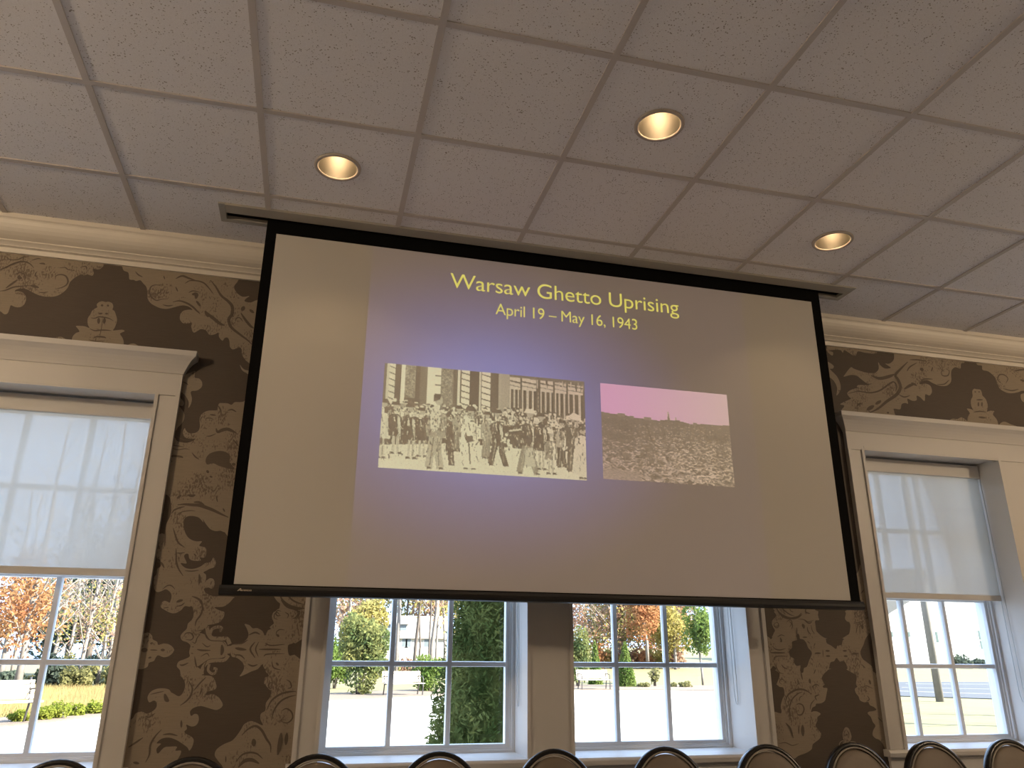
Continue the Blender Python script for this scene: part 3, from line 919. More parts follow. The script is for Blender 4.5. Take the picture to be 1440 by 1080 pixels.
# ceiling: lay-in boards on a grid, four of them cut round for the lamps; the rest closed above
LAMPS = [(1, 1), (5, 1), (3, 0), (-3, 1), (9, 1),
         (1, -4), (5, -4), (-3, -4), (9, -4), (3, -7), (-1, -7), (7, -7), (1, -10), (5, -10)]
RC = 0.082                                   # clear radius of a lamp
ceil = MB()
YC = 1.70                                    # where the ceiling meets the crown
SLOT = (0.386, 3.807, 1.335, 1.500)          # screen case in the ceiling


def rect_minus(x0, x1, y0, y1):
    """parts of a board outside the screen case"""
    a, b, c, d = SLOT
    if x1 <= a or x0 >= b or y1 <= c or y0 >= d:
        return [(x0, x1, y0, y1)]
    out = []
    if y0 < c: out.append((x0, x1, y0, c))
    if y1 > d: out.append((x0, x1, d, y1))
    ya, yb = max(y0, c), min(y1, d)
    if x0 < a: out.append((x0, a, ya, yb))
    if x1 > b: out.append((b, x1, ya, yb))
    return out


i0, i1 = math.floor(XL / T), math.ceil(XR / T)
j0 = math.floor(YB / T)
g = 0.008
for i in range(i0, i1):
    for j in range(j0, 3):
        x0, x1 = max(i * T + g, XL), min((i + 1) * T - g, XR)
        y0, y1 = max(j * T + g, YB), min((j + 1) * T - g, YC + 0.06)
        zt = H + 0.004
        if (i, j) in LAMPS:
            cx, cy = (i + .5) * T, (j + .5) * T
            k0 = len(ceil.v); n = 32
            for k in range(n):
                t = 2 * math.pi * k / n
                ceil.v.append((cx + (RC + .012) * math.cos(t), cy + (RC + .012) * math.sin(t), zt))
            for k in range(n):
                t = 2 * math.pi * k / n
                s_ = 1 / max(abs(math.cos(t)), abs(math.sin(t)))
                ceil.v.append((cx + (x1 - x0) / 2 * s_ * math.cos(t), cy + (y1 - y0) / 2 * s_ * math.sin(t), zt))
            for k in range(n):
                k2 = (k + 1) % n
                ceil.face((k0 + k, k0 + n + k, k0 + n + k2, k0 + k2), 0)
        else:
            for r in rect_minus(x0, x1, y0, y1):
                ceil.quad(((r[0], r[2], zt), (r[1], r[2], zt), (r[1], r[3], zt), (r[0], r[3], zt)), 0)
ceil.box(XL, XR, YB, YO, H + 0.30, H + 0.34, 1)
co = ceil.build('ceiling', [TILEM, PLAINW], kind='structure', label='suspended ceiling of square speckled mineral boards', cat='ceiling')
gm = MB()
gw = 0.012


def grid_run(x0, x1, y0, y1):
    for r in rect_minus(x0, x1, y0, y1):
        gm.box(r[0], r[1], r[2], r[3], H - 0.0015, H + 0.03)


for i in range(i0 + 1, i1):
    for j in range(j0, 3):
        grid_run(i * T - gw, i * T + gw, max(j * T + gw, YB), min((j + 1) * T - gw, YC + 0.06))
for j in range(j0 + 1, 3):
    grid_run(XL, XR, j * T - gw, j * T + gw)
gm.build('ceiling_grid', GRIDM, co)

# crown moulding along the window wall
cp = [(1.84, 0.01), (1.690, 0.01), (1.690, -0.018), (1.697, -0.024), (1.700, -0.030), (1.704, -0.046), (1.712, -0.062), (1.724, -0.077), (1.740, -0.089),
      (1.758, -0.098), (1.765, -0.100), (1.765, -0.106), (1.772, -0.109), (1.779, -0.114), (1.786, -0.120), (1.786, -0.124), (1.803, -0.127), (1.807, -0.150), (1.84, -0.150)]
m = MB(); m.ext_x([(y, Z(z)) for y, z in cp], XL, XR)
m.build('trim_1', CROWNM, kind='structure', label='cream crown moulding between the papered wall and the ceiling', cat='crown moulding')
m = MB(); m.ext_x([(1.84, 0), (1.80, 0), (1.80, 0.12), (1.808, 0.135), (1.815, 0.14), (1.84, 0.14)], XL, XR)
m.build('baseboard_front', WHITE, kind='structure', label='white baseboard under the papered window wall', cat='baseboard')


# ------------------------------------------------------------------ windows
def sash_set(x0, x1, win, prefix=''):
    """jamb, double-hung sashes of six panes each, glass"""
    j = MB()
    yj0, yj1 = 1.79, 2.16
    j.box(x0 - 0.015, x0, yj0 + 0.012, yj1, WZ0, WZ1 + 0.015)
    j.box(x1, x1 + 0.015, yj0 + 0.012, yj1, WZ0, WZ1 + 0.015)
    j.box(x0 - 0.015, x1 + 0.015, yj0 + 0.012, yj1, WZ1, WZ1 + 0.015)
    # little quirk bead on the reveal edge
    for a, b in ((x0 - 0.012, x0 + 0.004), (x1 - 0.004, x1 + 0.012)):
        j.box(a, b, 1.792, 1.806, WZ0 + 0.002, WZ1 - 0.004)
    j.box(x0 + 0.004, x1 - 0.004, 1.792, 1.806, WZ1 - 0.004, WZ1 + 0.012)
    j.build('jamb', WHITE, win)
    fr = MB()                                            # outer frame, stepped
    for d, ya, yb in ((0.016, 2.045, 2.158), (0.026, 2.058, 2.158)):
        fr.box(x0, x0 + d, ya, yb, WZ0, WZ1)
        fr.box(x1 - d, x1, ya, yb, WZ0, WZ1)
        fr.box(x0 + d, x1 - d, ya, yb, WZ1 - d, WZ1)
        fr.box(x0 + d, x1 - d, ya, yb, WZ0, WZ0 + d * 0.9)
    fr.build('window_frame', SASHW, win)
    ga, gb = x0 + 0.044, x1 - 0.044                      # clear glass
    for nm, zb, zt, zr, y in (('lower_sash', Z(-2.392), Z(-1.65), 0.020, 2.080), ('upper_sash', Z(-1.61), Z(-0.835), 0.03, 2.124)):
        s_ = MB()
        yb = y + 0.032
        s_.box(x0 + 0.026, ga, y - 0.012, yb, zb - zr, zt + 0.03)
        s_.box(gb, x1 - 0.026, y - 0.012, yb, zb - zr, zt + 0.03)
        s_.box(ga, gb, y - 0.012, yb, zb - zr, zb)
        s_.box(ga, gb, y - 0.012, yb, zt, zt + 0.03)
        so = s_.build(nm, SASHW, win)
        mu = MB()
        mw = 0.0135
        zm = (zb + zt) / 2
        for k in (1, 2):
            xm = ga + (gb - ga) * k / 3
            prof = [(-mw, 0.004), (-mw * 0.8, -0.008), (mw * 0.8, -0.008), (mw, 0.004), (mw, 0.022), (-mw, 0.022)]
            i = len(mu.v)
            mu.v += [(xm + a, y + 0.002 + b, zb) for a, b in prof] + [(xm + a, y + 0.002 + b, zt) for a, b in prof]
            for q in range(6):
                mu.face((i + q, i + (q + 1) % 6, i + 6 + (q + 1) % 6, i + 6 + q))
        mu.ext_x([(y + 0.0026 + b * 0.94, zm + a * 0.97) for a, b in prof], ga, gb)
        mu.build('muntin', SASHW, so)
        gl = MB()
        gl.quad(((ga, y + 0.010, zb), (gb, y + 0.010, zb), (gb, y + 0.010, zt), (ga, y + 0.010, zt)))
        gl.build('pane', GLASS, so)


def casing_board(mb, x0, x1, z0, z1, outer):
    """flat casing with a raised back band on its outer edge (-1 left, 1 right, 0 none)"""
    mb.box(x0, x1, YT, YW + 0.01, z0, z1)
    if outer < 0:
        mb.box(x0 - 0.004, x0 + 0.016, YT - 0.010, YW + 0.01, z0, z1)
    if outer > 0:
        mb.box(x1 - 0.016, x1 + 0.004, YT - 0.010, YW + 0.01, z0, z1)


def head(mb_f, mb_c, x0, x1):
    """frieze board and the cove-shaped cap with its returned ends"""
    mb_f.box(x0 - 0.003, x1 + 0.003, YT - 0.006, YW + 0.01, Z(-0.812), Z(-0.690))
    pr = [(0.0, -0.702), (0.006, -0.702), (0.010, -0.690), (0.016, -0.676), (0.024, -0.660), (0.036, -0.642), (0.050, -0.628), (0.058, -0.622), (0.060, -0.610), (0.060, -0.597), (0.0, -0.597)]
    yf = YT - 0.006
    i = len(mb_c.v); n = len(pr)
    for d, z in pr:
        mb_c.v += [(x0 - d, YW + .005, Z(z)), (x0 - d, yf - d, Z(z)), (x1 + d, yf - d, Z(z)), (x1 + d, YW + .005, Z(z))]
    for k in range(n):
        k2 = (k + 1) % n
        for q in range(3):
            mb_c.face((i + 4 * k + q, i + 4 * k + q + 1, i + 4 * k2 + q + 1, i + 4 * k2 + q))


def sill(mb_s, mb_a, x0, x1):
    prof = [(1.772, -2.436), (1.768, -2.443), (1.772, -2.462), (1.84, -2.462), (2.20, -2.462), (2.20, -2.428), (1.80, -2.428), (1.778, -2.430)]
    inner = [(1.772, -2.436), (1.768, -2.443), (1.772, -2.462), (YW + .005, -2.462), (YW + .005, -2.428), (1.778, -2.430)]
    mb_s.ext_x([(y, Z(z)) for y, z in inner], x0 - 0.025, x1 + 0.025)
    mb_a.box(x0, x1, YT + 0.004, YW + 0.01, Z(-2.60), Z(-2.462))
    mb_a.ext_x([(YW, Z(-2.462)), (YT - 0.012, Z(-2.462)), (YT - 0.010, Z(-2.474)), (YT, Z(-2.482)), (YW, Z(-2.486))], x0 - .002, x1 + .002)
    mb_a.box(x0 + 0.01, x1 - 0.01, YT + 0.008, YW + 0.01, 0.14, Z(-2.60))


def window(num, opens, label):
    x0, x1 = opens[0][0], opens[-1][1]
    wn = empty('window_%d' % num, ((x0 + x1) / 2, YW, 0), label, 'window', kind='structure')
    k = MB(); casing_board(k, x0 - 0.103, x0 - 0.006, Z(-2.428), Z(-0.8125), -1); k.build('casing', WHITE, wn)
    k = MB(); casing_board(k, x1 + 0.006, x1 + 0.103, Z(-2.428), Z(-0.8125), 1); k.build('casing', WHITE, wn)
    for a, b in zip(opens[:-1], opens[1:]):
        k = MB(); k.box(a[1] + 0.006, b[0] - 0.006, YT, YW + 0.01, Z(-2.428), Z(-0.8125)); k.build('mullion_board', WHITE, wn)
    f_, c_ = MB(), MB(); head(f_, c_, x0 - 0.103, x1 + 0.103)
    f_.build('frieze_board', WHITE, wn); c_.build('head_cap', WHITE, wn)
    s_, a_ = MB(), MB(); sill(s_, a_, x0 - 0.103, x1 + 0.103)
    for o in opens:
        s_.box(o[0], o[1], YW, 2.16, Z(-2.462), Z(-2.428))
    s_.build('sill', WHITE, wn); a_.build('apron', WHITE, wn)
    for o in opens:
        sash_set(o[0], o[1], wn)
    return wn


window(1, OPEN[0:2], 'white cased window partly cut off by the left edge, shade half down')
window(2, OPEN[2:4], 'white paired window with a wide mullion under the projection screen')
window(3, OPEN[4:6], 'white cased window right of the projection screen, shade half down')

for o in OPEN:                                            # daylight portals: help the sampler find the openings
    pl = bpy.data.lights.new('daylight_portal', 'AREA')
    pl.shape = 'RECTANGLE'; pl.size = o[1] - o[0]; pl.size_y = WZ1 - WZ0
    pl.cycles.is_portal = True
    po = bpy.data.objects.new('daylight_portal', pl)
    po.location = ((o[0] + o[1]) / 2, YO + 0.02, (WZ0 + WZ1) / 2)
    po.rotation_euler = (-math.pi / 2, 0, 0)
    C.objects.link(po)


# ------------------------------------------------------------------ roller shades
def roller_shade(o, hem, label, group=None):
    x0, x1 = o
    r = empty('roller_shade', ((x0 + x1) / 2, 1.97, Z(-0.806)), label, 'roller shade', group)
    k = MB(); k.box(x0 + 0.006, x1 - 0.006, 1.952, 2.030, Z(-0.894), Z(-0.812)); bevel(k.build('headrail', WHITE, r), 0.004)
    k = MB(); k.quad(((x0 + 0.020, 1.968, Z(hem + 0.03)), (x1 - 0.014, 1.968, Z(hem + 0.03)), (x1 - 0.014, 1.968, Z(-0.889)), (x0 + 0.020, 1.968, Z(-0.889)))); k.build('shade_cloth', SHADE, r)
    k = MB(); k.box(x0 + 0.018, x1 - 0.012, 1.960, 1.976, Z(hem), Z(hem + 0.034)); bevel(k.build('hem_bar', WHITE, r), 0.003)
    xc = x1 - 0.009
    ch = MB()
    pts = [(xc, 1.975, Z(-0.90)), (xc, 1.972, Z(-1.5)), (xc - .001, 1.968, Z(-2.1)), (xc - .001, 1.962, Z(-2.19)), (xc, 1.952, Z(-2.215)), (xc + .001, 1.942, Z(-2.19)), (xc, 1.938, Z(-2.1)), (xc, 1.945, Z(-1.5)), (xc, 1.955, Z(-0.90))]
    ch.tube([Vector(p) for p in smooth_open(pts, 4)], 0.0019, 6)
    ch.build('bead_chain', BEADM, r)
    return r


roller_shade(OPEN[1], -1.648, 'white roller shade drawn to mid-height in the leftmost window')
roller_shade(OPEN[0], -1.648, 'white roller shade outside the picture, left of the left window')
roller_shade(OPEN[5], -1.648, 'white roller shade outside the picture, right of the right window')
roller_shade(OPEN[2], -1.648, 'white roller shade behind the screen, in the left half of the paired window')
roller_shade(OPEN[3], -1.648, 'white roller shade behind the screen, in the right half of the paired window')
roller_shade(OPEN[4], -1.648, 'white roller shade drawn to mid-height in the rightmost window')


# ------------------------------------------------------------------ recessed ceiling lamps
def make_lamp(cx, cy, label, group=None):
    r = empty('recessed_light', (cx, cy, H), label, 'ceiling light', group)
    k = MB()
    k.lathe([(RC + .001, 0.004), (RC, -0.001), (RC + 0.004, -0.005), (RC + 0.013, -0.005), (RC + 0.017, -0.001), (RC + 0.017, 0.003)], (cx, cy, H))
    k.build('trim_ring', RINGM, r)
    k = MB()
    k.lathe([(RC, 0.001), (RC - 0.001, 0.02), (RC - 0.006, 0.05), (RC - 0.016, 0.085), (RC - 0.032, 0.115), (RC - 0.046, 0.130), (0.0, 0.134)], (cx, cy, H), 40)
    k.build('reflector', REFL, r)
    k = MB()                                             # socket and bulb seen from below
    k.lathe([(0.0, 0.086), (0.010, 0.087), (0.018, 0.092), (0.022, 0.100), (0.022, 0.110), (0.016, 0.122), (0.014, 0.133)], (cx + 0.0, cy, H), 20)
    k.build('bulb', BULBM, r)
    ld = bpy.data.lights.new('lamp_glow', 'POINT')
    ld.energy = LAMP_W
    ld.shadow_soft_size = 0.02
    ld.color = (1.0, 0.70, 0.38)
    lo = bpy.data.objects.new('lamp_glow', ld)
    lo.location = (0, 0, 0.078)
    lo.parent = r
    C.objects.link(lo)
    return r


LL = {(1, 1): 'round recessed ceiling light nearest the left end of the screen', (5, 1): 'round recessed ceiling light nearest the right end of the screen', (3, 0): 'round recessed ceiling light farthest from the window wall'}
for ij in LAMPS:
    make_lamp((ij[0] + .5) * T, (ij[1] + .5) * T, LL.get(ij, 'round recessed ceiling light outside the picture'), 'recessed ceiling lights')


# ================================================================== projection screen
YS = 1.430
scr = empty('projection_screen', (2.117, YS, H), 'large pull-down projection screen with black border, hanging from the ceiling slot', 'projection screen')
a, b, c, d = SLOT
k = MB()                                     # ceiling case: flange frame, hinged front panel, dark box above
zf = H - 0.004
k.box(a, a + 0.028, c, d, zf, zf + 0.02, 0)
k.box(b - 0.028, b, c, d, zf, zf + 0.02, 0)
k.box(a + 0.031, b - 0.031, c, 1.407, zf - 0.003, zf + 0.012, 0)
k.box(a + 0.028, b - 0.028, 1.472, d, zf, zf + 0.02, 0)
k.box(a + 0.006, b - 0.006, c + 0.01, d - 0.004, H + 0.21, H + 0.22, 1)
k.box(a + 0.006, a + 0.012, c + 0.01, d - 0.004, H + 0.01, H + 0.21, 1)
k.box(b - 0.012, b - 0.006, c + 0.01, d - 0.004, H + 0.01, H + 0.21, 1)
k.box(a + 0.012, b - 0.012, c + 0.01, c + 0.016, H + 0.01, H + 0.21, 1)
k.box(a + 0.012, b - 0.012, d - 0.010, d - 0.004, H + 0.01, H + 0.21, 1)
k.build('case', [GREYM, DARKM], scr)
SX0, SX1 = 0.604, 3.628
WX0, WX1, WZT, WZB = 0.652, 3.572, Z(-0.072), Z(-1.708)
k = MB(); k.box(SX0, SX1, YS + 0.002, YS + 0.004, Z(-1.72), H + 0.18)
k.build('screen_cloth', BLACKM, scr)
k = MB(); k.quad(((WX0, YS + 0.0012, WZB), (WX1, YS + 0.0012, WZB), (WX1, YS + 0.0012, WZT), (WX0, YS + 0.0012, WZT)))
k.build('viewing_surface', glow_mat('matte_white_screen', (0, 0, 0), 0), scr)
k = MB()
k.ext_x([(YS - 0.012, Z(-1.720)), (YS - 0.016, Z(-1.727)), (YS - 0.016, Z(-1.738)), (YS - 0.010, Z(-1.750)), (YS + 0.004, Z(-1.754)), (YS + 0.014, Z(-1.748)), (YS + 0.016, Z(-1.722)), (YS + 0.010, Z(-1.712)), (YS - 0.006, Z(-1.713))], SX0 - 0.006, SX1 + 0.010)
wb = k.build('weight_bar', BARM, scr)
k = MB()                                     # small maker's mark on the bar: slanted peak and joined letters
yl = YS - 0.0168
def mk(pts): k.quad([(0.670 + x, yl, Z(-1.7365) + z) for x, z in pts])
mk(((0, 0), (0.004, 0), (0.0135, 0.011), (0.0105, 0.011)))
mk(((0.0105, 0.011), (0.0135, 0.011), (0.019, 0), (0.014, 0)))
mk(((0.006, 0.002), (0.016, 0.002), (0.015, 0.0045), (0.008, 0.0045)))
xx = 0.0195
for wd, kind in ((0.006, 'n'), (0.006, 'o'), (0.007, 'm'), (0.006, 'a'), (0.006, 'x'), (0.006, 'o')):
    if kind in 'oa':
        mk(((xx, 0), (xx + wd - .001, 0), (xx + wd - .001, 0.0016), (xx, 0.0016)))
        mk(((xx, .0042), (xx + wd - .001, .0042), (xx + wd - .001, 0.0058), (xx, 0.0058)))
        mk(((xx, 0.0016), (xx + .0016, 0.0016), (xx + .0016, 0.0042), (xx, 0.0042)))
        mk(((xx + wd - .0026, 0.0016), (xx + wd - .001, 0.0016), (xx + wd - .001, 0.0042), (xx + wd - .0026, 0.0042)))
    elif kind == 'x':
        mk(((xx, 0), (xx + .0018, 0), (xx + wd - .001, .0058), (xx + wd - .0028, .0058)))
        mk(((xx, .0058), (xx + .0018, .0058), (xx + wd - .001, 0), (xx + wd - .0028, 0)))
    else:
        for q in range(2 if kind == 'n' else 3):
            mk(((xx + q * .0022, 0), (xx + q * .0022 + .0014, 0), (xx + q * .0022 + .0014, .0045), (xx + q * .0022, .0045)))
        mk(((xx, .0045), (xx + wd - .0015, .0045), (xx + wd - .0015, .0058), (xx, .0058)))
    xx += wd
k.build('maker_mark', MARKM, wb)


# ---- the projected slide (light thrown on the cloth)
def slide_mat():
    m = glow_mat('projected_slide_light', (0, 0, 0), 1.0)
    n, l = nodes_of(m)
    b_ = n['Principled BSDF']
    tc = n.new('ShaderNodeTexCoord')
    # the projector's bright middle, falling off to the corners of the slide
    vs = n.new('ShaderNodeVectorMath'); vs.operation = 'SUBTRACT'
    vs.inputs[1].default_value = (-0.40, 0, -0.86)
    l.new(tc.outputs['Object'], vs.inputs[0])
    sc = n.new('ShaderNodeVectorMath'); sc.operation = 'MULTIPLY'
    sc.inputs[1].default_value = (0.88, 0, 1.22)
    l.new(vs.outputs[0], sc.inputs[0])
    ln = n.new('ShaderNodeVectorMath'); ln.operation = 'LENGTH'
    l.new(sc.outputs[0], ln.inputs[0])
    rp = n.new('ShaderNodeValToRGB')
    cr = rp.color_ramp
    cr.interpolation = 'B_SPLINE'
    cr.elements[0].position = 0.0; cr.elements[0].color = (0.085, 0.115, 0.36, 1)
    cr.elements[1].position = 1.0; cr.elements[1].color = (0.0, 0.0, 0.004, 1)
    for p, c_ in ((0.30, (0.065, 0.085, 0.31)), (0.50, (0.03, 0.038, 0.165)), (0.75, (0.012, 0.010, 0.06))):
        e = cr.elements.new(p); e.color = (*c_, 1)
    l.new(ln.outputs['Value'], rp.inputs[0])
    l.new(rp.outputs[0], b_.inputs['Emission Color'])
    return m


sx0, sx1 = 1.110, 3.128
sl = empty('projected_slide', (0, 0, 0), kind=None)
sl.parent = scr
sl.location = (0, 0, 0)
sc_o = Vector((2.117, YS, H))


def flat(name, x0, x1, z0, z1, y, m_, parent):
    k = MB(); k.quad(((x0, y, z0), (x1, y, z0), (x1, y, z1), (x0, y, z1)))
    return k.build(name, m_, parent)


slide = flat('slide_background', sx0, sx1, WZB + 0.002, WZT - 0.001, YS + 0.0006, slide_mat(), sl)
YEL = glow_mat('projected_yellow_letters', (0.52, 0.475, 0.045), 1.0)


def letters(name, body, x0, x1, base, capz, parent):
    cu = bpy.data.curves.new(name, 'FONT')
    cu.body = body
    cu.size = 0.1
    cu.space_character = 0.97
    cu.offset = -0.0004
    o = bpy.data.objects.new(name, cu)
    C.objects.link(o)
    bpy.context.view_layer.update()
    dg = bpy.context.evaluated_depsgraph_get()
    me = bpy.data.meshes.new_from_object(o.evaluated_get(dg))
    bpy.data.objects.remove(o)
    n_ = len(me.vertices)
    co_ = np.empty(n_ * 3); me.vertices.foreach_get('co', co_); co_ = co_.reshape(-1, 3)
    mn, mx_ = co_[:, 0].min(), co_[:, 0].max()
    cap = 0.0729                                  # cap height of the face at size 0.1, measured on the capital
    top = co_[co_[:, 0] < mn + 0.05][:, 1].max()
    co_[:, 0] = x0 + (co_[:, 0] - mn) * (x1 - x0) / (mx_ - mn) - sc_o.x
    zz = base + co_[:, 1] * (capz / top)
    co_[:, 2] = zz - sc_o.z
    co_[:, 1] = 0.0
    me.vertices.foreach_set('co', co_.ravel())
    me.materials.clear(); me.materials.append(YEL)
    me.update()
    t = bpy.data.objects.new(name, me)
    C.objects.link(t)
    t.parent = parent
    return t


letters('title_lettering', 'Warsaw Ghetto Uprising', 1.503, 2.744, Z(-0.2485), 0.080, sl)
letters('date_lettering', 'April 19 \u2013 May 16, 1943', 1.737, 2.499, Z(-0.3665), 0.060, sl)


# ---- two black-and-white pictures on the slide, drawn cell by cell
def disc_poly(img, P, v):
    """fill polygon P (x, y in cells, y down) with the value v"""
    P = np.array(P, float)
    h_, w_ = img.shape[:2]
    x0_, x1_ = max(0, int(P[:, 0].min())), min(w_, int(P[:, 0].max()) + 2)
    y0_, y1_ = max(0, int(P[:, 1].min())), min(h_, int(P[:, 1].max()) + 2)
    if x1_ <= x0_ or y1_ <= y0_:
        return
    X, Y = np.meshgrid(np.arange(x0_, x1_) + .5, np.arange(y0_, y1_) + .5)
    ins = np.zeros(X.shape, bool)
    for i in range(len(P)):
        (xa, ya), (xb, yb) = P[i - 1], P[i]
        if ya == yb:
            continue
        c_ = ((ya > Y) != (yb > Y)) & (X < (xb - xa) * (Y - ya) / (yb - ya) + xa)
        ins ^= c_
    sub = img[y0_:y1_, x0_:x1_]
    sub[ins] = v


def ell(img, cx, cy, rx, ry, v):
    t = np.linspace(0, 2 * np.pi, 18)[:-1]
    disc_poly(img, np.stack([cx + rx * np.cos(t), cy + ry * np.sin(t)], 1), v)


def rect(img, x0, x1, y0, y1, v):
    disc_poly(img, ((x0, y0), (x1, y0), (x1, y1), (x0, y1)), v)


def stroke(img, pts, wd, v):
    for (xa, ya), (xb, yb) in zip(pts[:-1], pts[1:]):
        L = math.hypot(xb - xa, yb - ya) or 1
        nx, ny = -(yb - ya) / L * wd / 2, (xb - xa) / L * wd / 2
        disc_poly(img, ((xa + nx, ya + ny), (xb + nx, yb + ny), (xb - nx, yb - ny), (xa - nx, ya - ny)), v)


def street_picture():
    """a crowd walking in front of a long street facade; 320 x 162 cells, 1 light .. 0 dark"""
    W_, H_ = 320, 162
    R = random.Random(3)
    im = np.full((H_, W_), 0.13)
    # facade: piers, openings and quoins, getting smaller to the right
    top = lambda x: 0 if x < 150 else (x - 150) * 0.05
    x = 0
    for xa, xb, v in ((0, 4, .2), (4, 8, .75), (8, 17, .85), (17, 26, .12), (26, 32, .95), (32, 48, .45), (48, 55, .1), (55, 66, .25), (66, 87, .95), (87, 106, .38), (106, 113, .2), (113, 117, .9), (119, 132, .95), (132, 147, .1), (147, 150, .85), (151, 165, .95), (165, 178, .16), (178, 182, .6), (182, 196, .55)):
        rect(im, xa, xb, 0, 66, v)
    for xa, xb in ((8, 17), (119, 132), (151, 165)):
        for q in range(7):
            stroke(im, ((xa, 4 + q * 10), (xb, 7 + q * 10)), 1.8, .18)
    for q in range(3):
        rect(im, 78, 87, 12 + q * 15, 14.5 + q * 15, .2)
    for q in range(420):
        xx_, yy_ = (R.uniform(33, 47), R.uniform(2, 60)) if q % 2 else (R.uniform(88, 105), R.uniform(2, 60))
        ell(im, xx_, yy_, 1.2, 1.2, R.choice((.2, .6, .3)))
    rect(im, 32, 56, 52, 62, .12)
    for xa, wv in ((196, 20), (216, 26), (246, 24), (270, 22), (292, 28)):
        rect(im, xa, xa + wv, 0, 70, .80)
        stroke(im, ((xa, 10), (xa + wv, 13)), 2.5, .2)
        stroke(im, ((xa, 17), (xa + wv, 20)), 1.2, .25)
        for q in range(3):
            a_ = xa + 2 + q * wv / 3
            rect(im, a_, a_ + wv / 5, 24, 70, .12)
            for e_ in range(6):
                rect(im, a_ + wv / 5, a_ + wv / 5 + 2.6, 25 + e_ * 7, 30 + e_ * 7, .7)
        rect(im, xa + wv - 3, xa + wv, 4, 70, .2)
    disc_poly(im, ((196, 0), (320, 0), (320, 9), (262, 5), (196, 4)), .25)
    for q in range(16):
        xa = R.uniform(236, 318); rect(im, xa, xa + 1.5, R.uniform(2, 8), R.uniform(10, 20), R.choice((.7, .1)))
    # street
    disc_poly(im, ((0, 128), (110, 118), (320, 118), (320, 162), (0, 162)), .90)
    # far crowd: heads and shoulders
    for row in range(5):
        y0_ = 60 + row * 6
        for q in range(46):
            cx = R.uniform(-3, 323); cy = y0_ + R.uniform(-3, 3)
            v = R.choice((.10, .12, .85, .95, .5))
            disc_poly(im, ((cx - 5, cy + 26), (cx - 4.5, cy + 5), (cx - 1, cy + 2.5), (cx + 1, cy + 2.5), (cx + 4.5, cy + 5), (cx + 5, cy + 26)), v)
            ell(im, cx, cy, 2.3, 2.9, R.choice((.9, .7, .15)))
            disc_poly(im, ((cx - 3.4, cy - 1), (cx - 2, cy - 3.4), (cx + 2, cy - 3.4), (cx + 3.4, cy - 1)), R.choice((.1, .95, .85, .12)))
            if R.random() < .35:
                stroke(im, ((cx - 2, cy + 8), (cx + R.uniform(-5, 5), cy + 20)), 1.6, R.choice((.9, .15)))
    for q in range(520):                                     # broken light on clothes
        cx, cy = R.uniform(0, 320), R.uniform(62, 100)
        ell(im, cx, cy, R.uniform(.6, 1.8), R.uniform(.6, 2.2), R.choice((.1, .1, .92, .6)))

    def walker(cx, hy, fy, coat, legs, lean=0., skirt=False, hat=True, step=7, face=.62):
        """one near figure: head at hy, feet at fy"""
        hh = (fy - hy) / 7.2
        sh, hip = hy + hh * 1.45, hy + hh * (4.6 if skirt else 3.9)
        kx = cx + lean
        wv = hh * .95
        if not skirt:
            stroke(im, ((kx - wv * .3, hip - 2), (kx - step * .7, (hip + fy) / 2), (kx - step, fy - 2)), hh * .75, legs)
            stroke(im, ((kx + wv * .3, hip - 2), (kx + step * .5, (hip + fy) / 2), (kx + step, fy - 1)), hh * .75, legs)
        else:
            stroke(im, ((kx - 3, hip), (kx - step * .5, fy)), hh * .38, .75)
            stroke(im, ((kx + 3, hip), (kx + step * .6, fy)), hh * .38, .75)
        disc_poly(im, ((cx - wv, sh + hh * .2), (cx - wv * .4, sh - hh * .2), (cx + wv * .4, sh - hh * .2), (cx + wv, sh + hh * .2), (kx + wv * (1.15 if skirt else .95), hip), (kx - wv * (1.15 if skirt else .95), hip)), coat)
        stroke(im, ((cx + wv * .8, sh + hh * .3), (cx + wv * 1.25, sh + hh * 1.5), (cx + wv * .6, sh + hh * 2.4)), hh * .42, coat)
        lit, fold = (.78, .05) if coat < .4 else (.98, .15)
        disc_poly(im, ((cx + wv * .35, sh), (cx + wv * .8, sh + hh * .3), (kx + wv * .75, hip), (kx + wv * .45, hip), (cx + wv * .45, sh + hh * 1.2)), lit if R.random() < .6 else coat * .8 + .1)
        for q_ in range(7):
            fx_ = cx + R.uniform(-.8, .8) * wv; fy_ = R.uniform(sh, hip)
            stroke(im, ((fx_, fy_), (fx_ + R.uniform(-2, 2), fy_ + R.uniform(2, 9))), R.uniform(.7, 1.8), fold if q_ % 3 else lit)
        stroke(im, ((cx - wv * .2, sh), (cx + wv * .05, sh + hh * 1.0)), 1.3, .9 if coat < .5 else .15)
        stroke(im, ((cx + wv * .75, sh + hh * .4), (cx + wv * .95, sh + hh * 2.2)), 1.0, .95 if coat < .5 else .2)
        stroke(im, ((kx - step * .3, hip), (kx - step * .8, fy - 5)), 1.2, .1 if legs > .4 else .6)
        stroke(im, ((kx + step * .35, hip), (kx + step * .75, fy - 5)), 1.0, .15 if legs > .4 else .5)
        ell(im, cx + 1, hy, hh * .42, hh * .55, face)
        if hat:
            disc_poly(im, ((cx - hh * .7, hy - hh * .1), (cx - hh * .4, hy - hh * .6), (cx + hh * .45, hy - hh * .65), (cx + hh * .8, hy - hh * .1)), .1 if coat > .5 or R.random() < .6 else .9)
        else:
            disc_poly(im, ((cx - hh * .45, hy + hh * .2), (cx - hh * .5, hy - hh * .5), (cx + hh * .3, hy - hh * .65), (cx + hh * .2, hy - hh * .1)), .1)
        for fx in (kx - step, kx + step):
            disc_poly(im, ((fx - 2, fy - 3), (fx + 2, fy - 3), (fx + 6, fy), (fx - 2, fy + .6)), .1)

    walker(2, 64, 148, .88, .85, skirt=True, step=4)
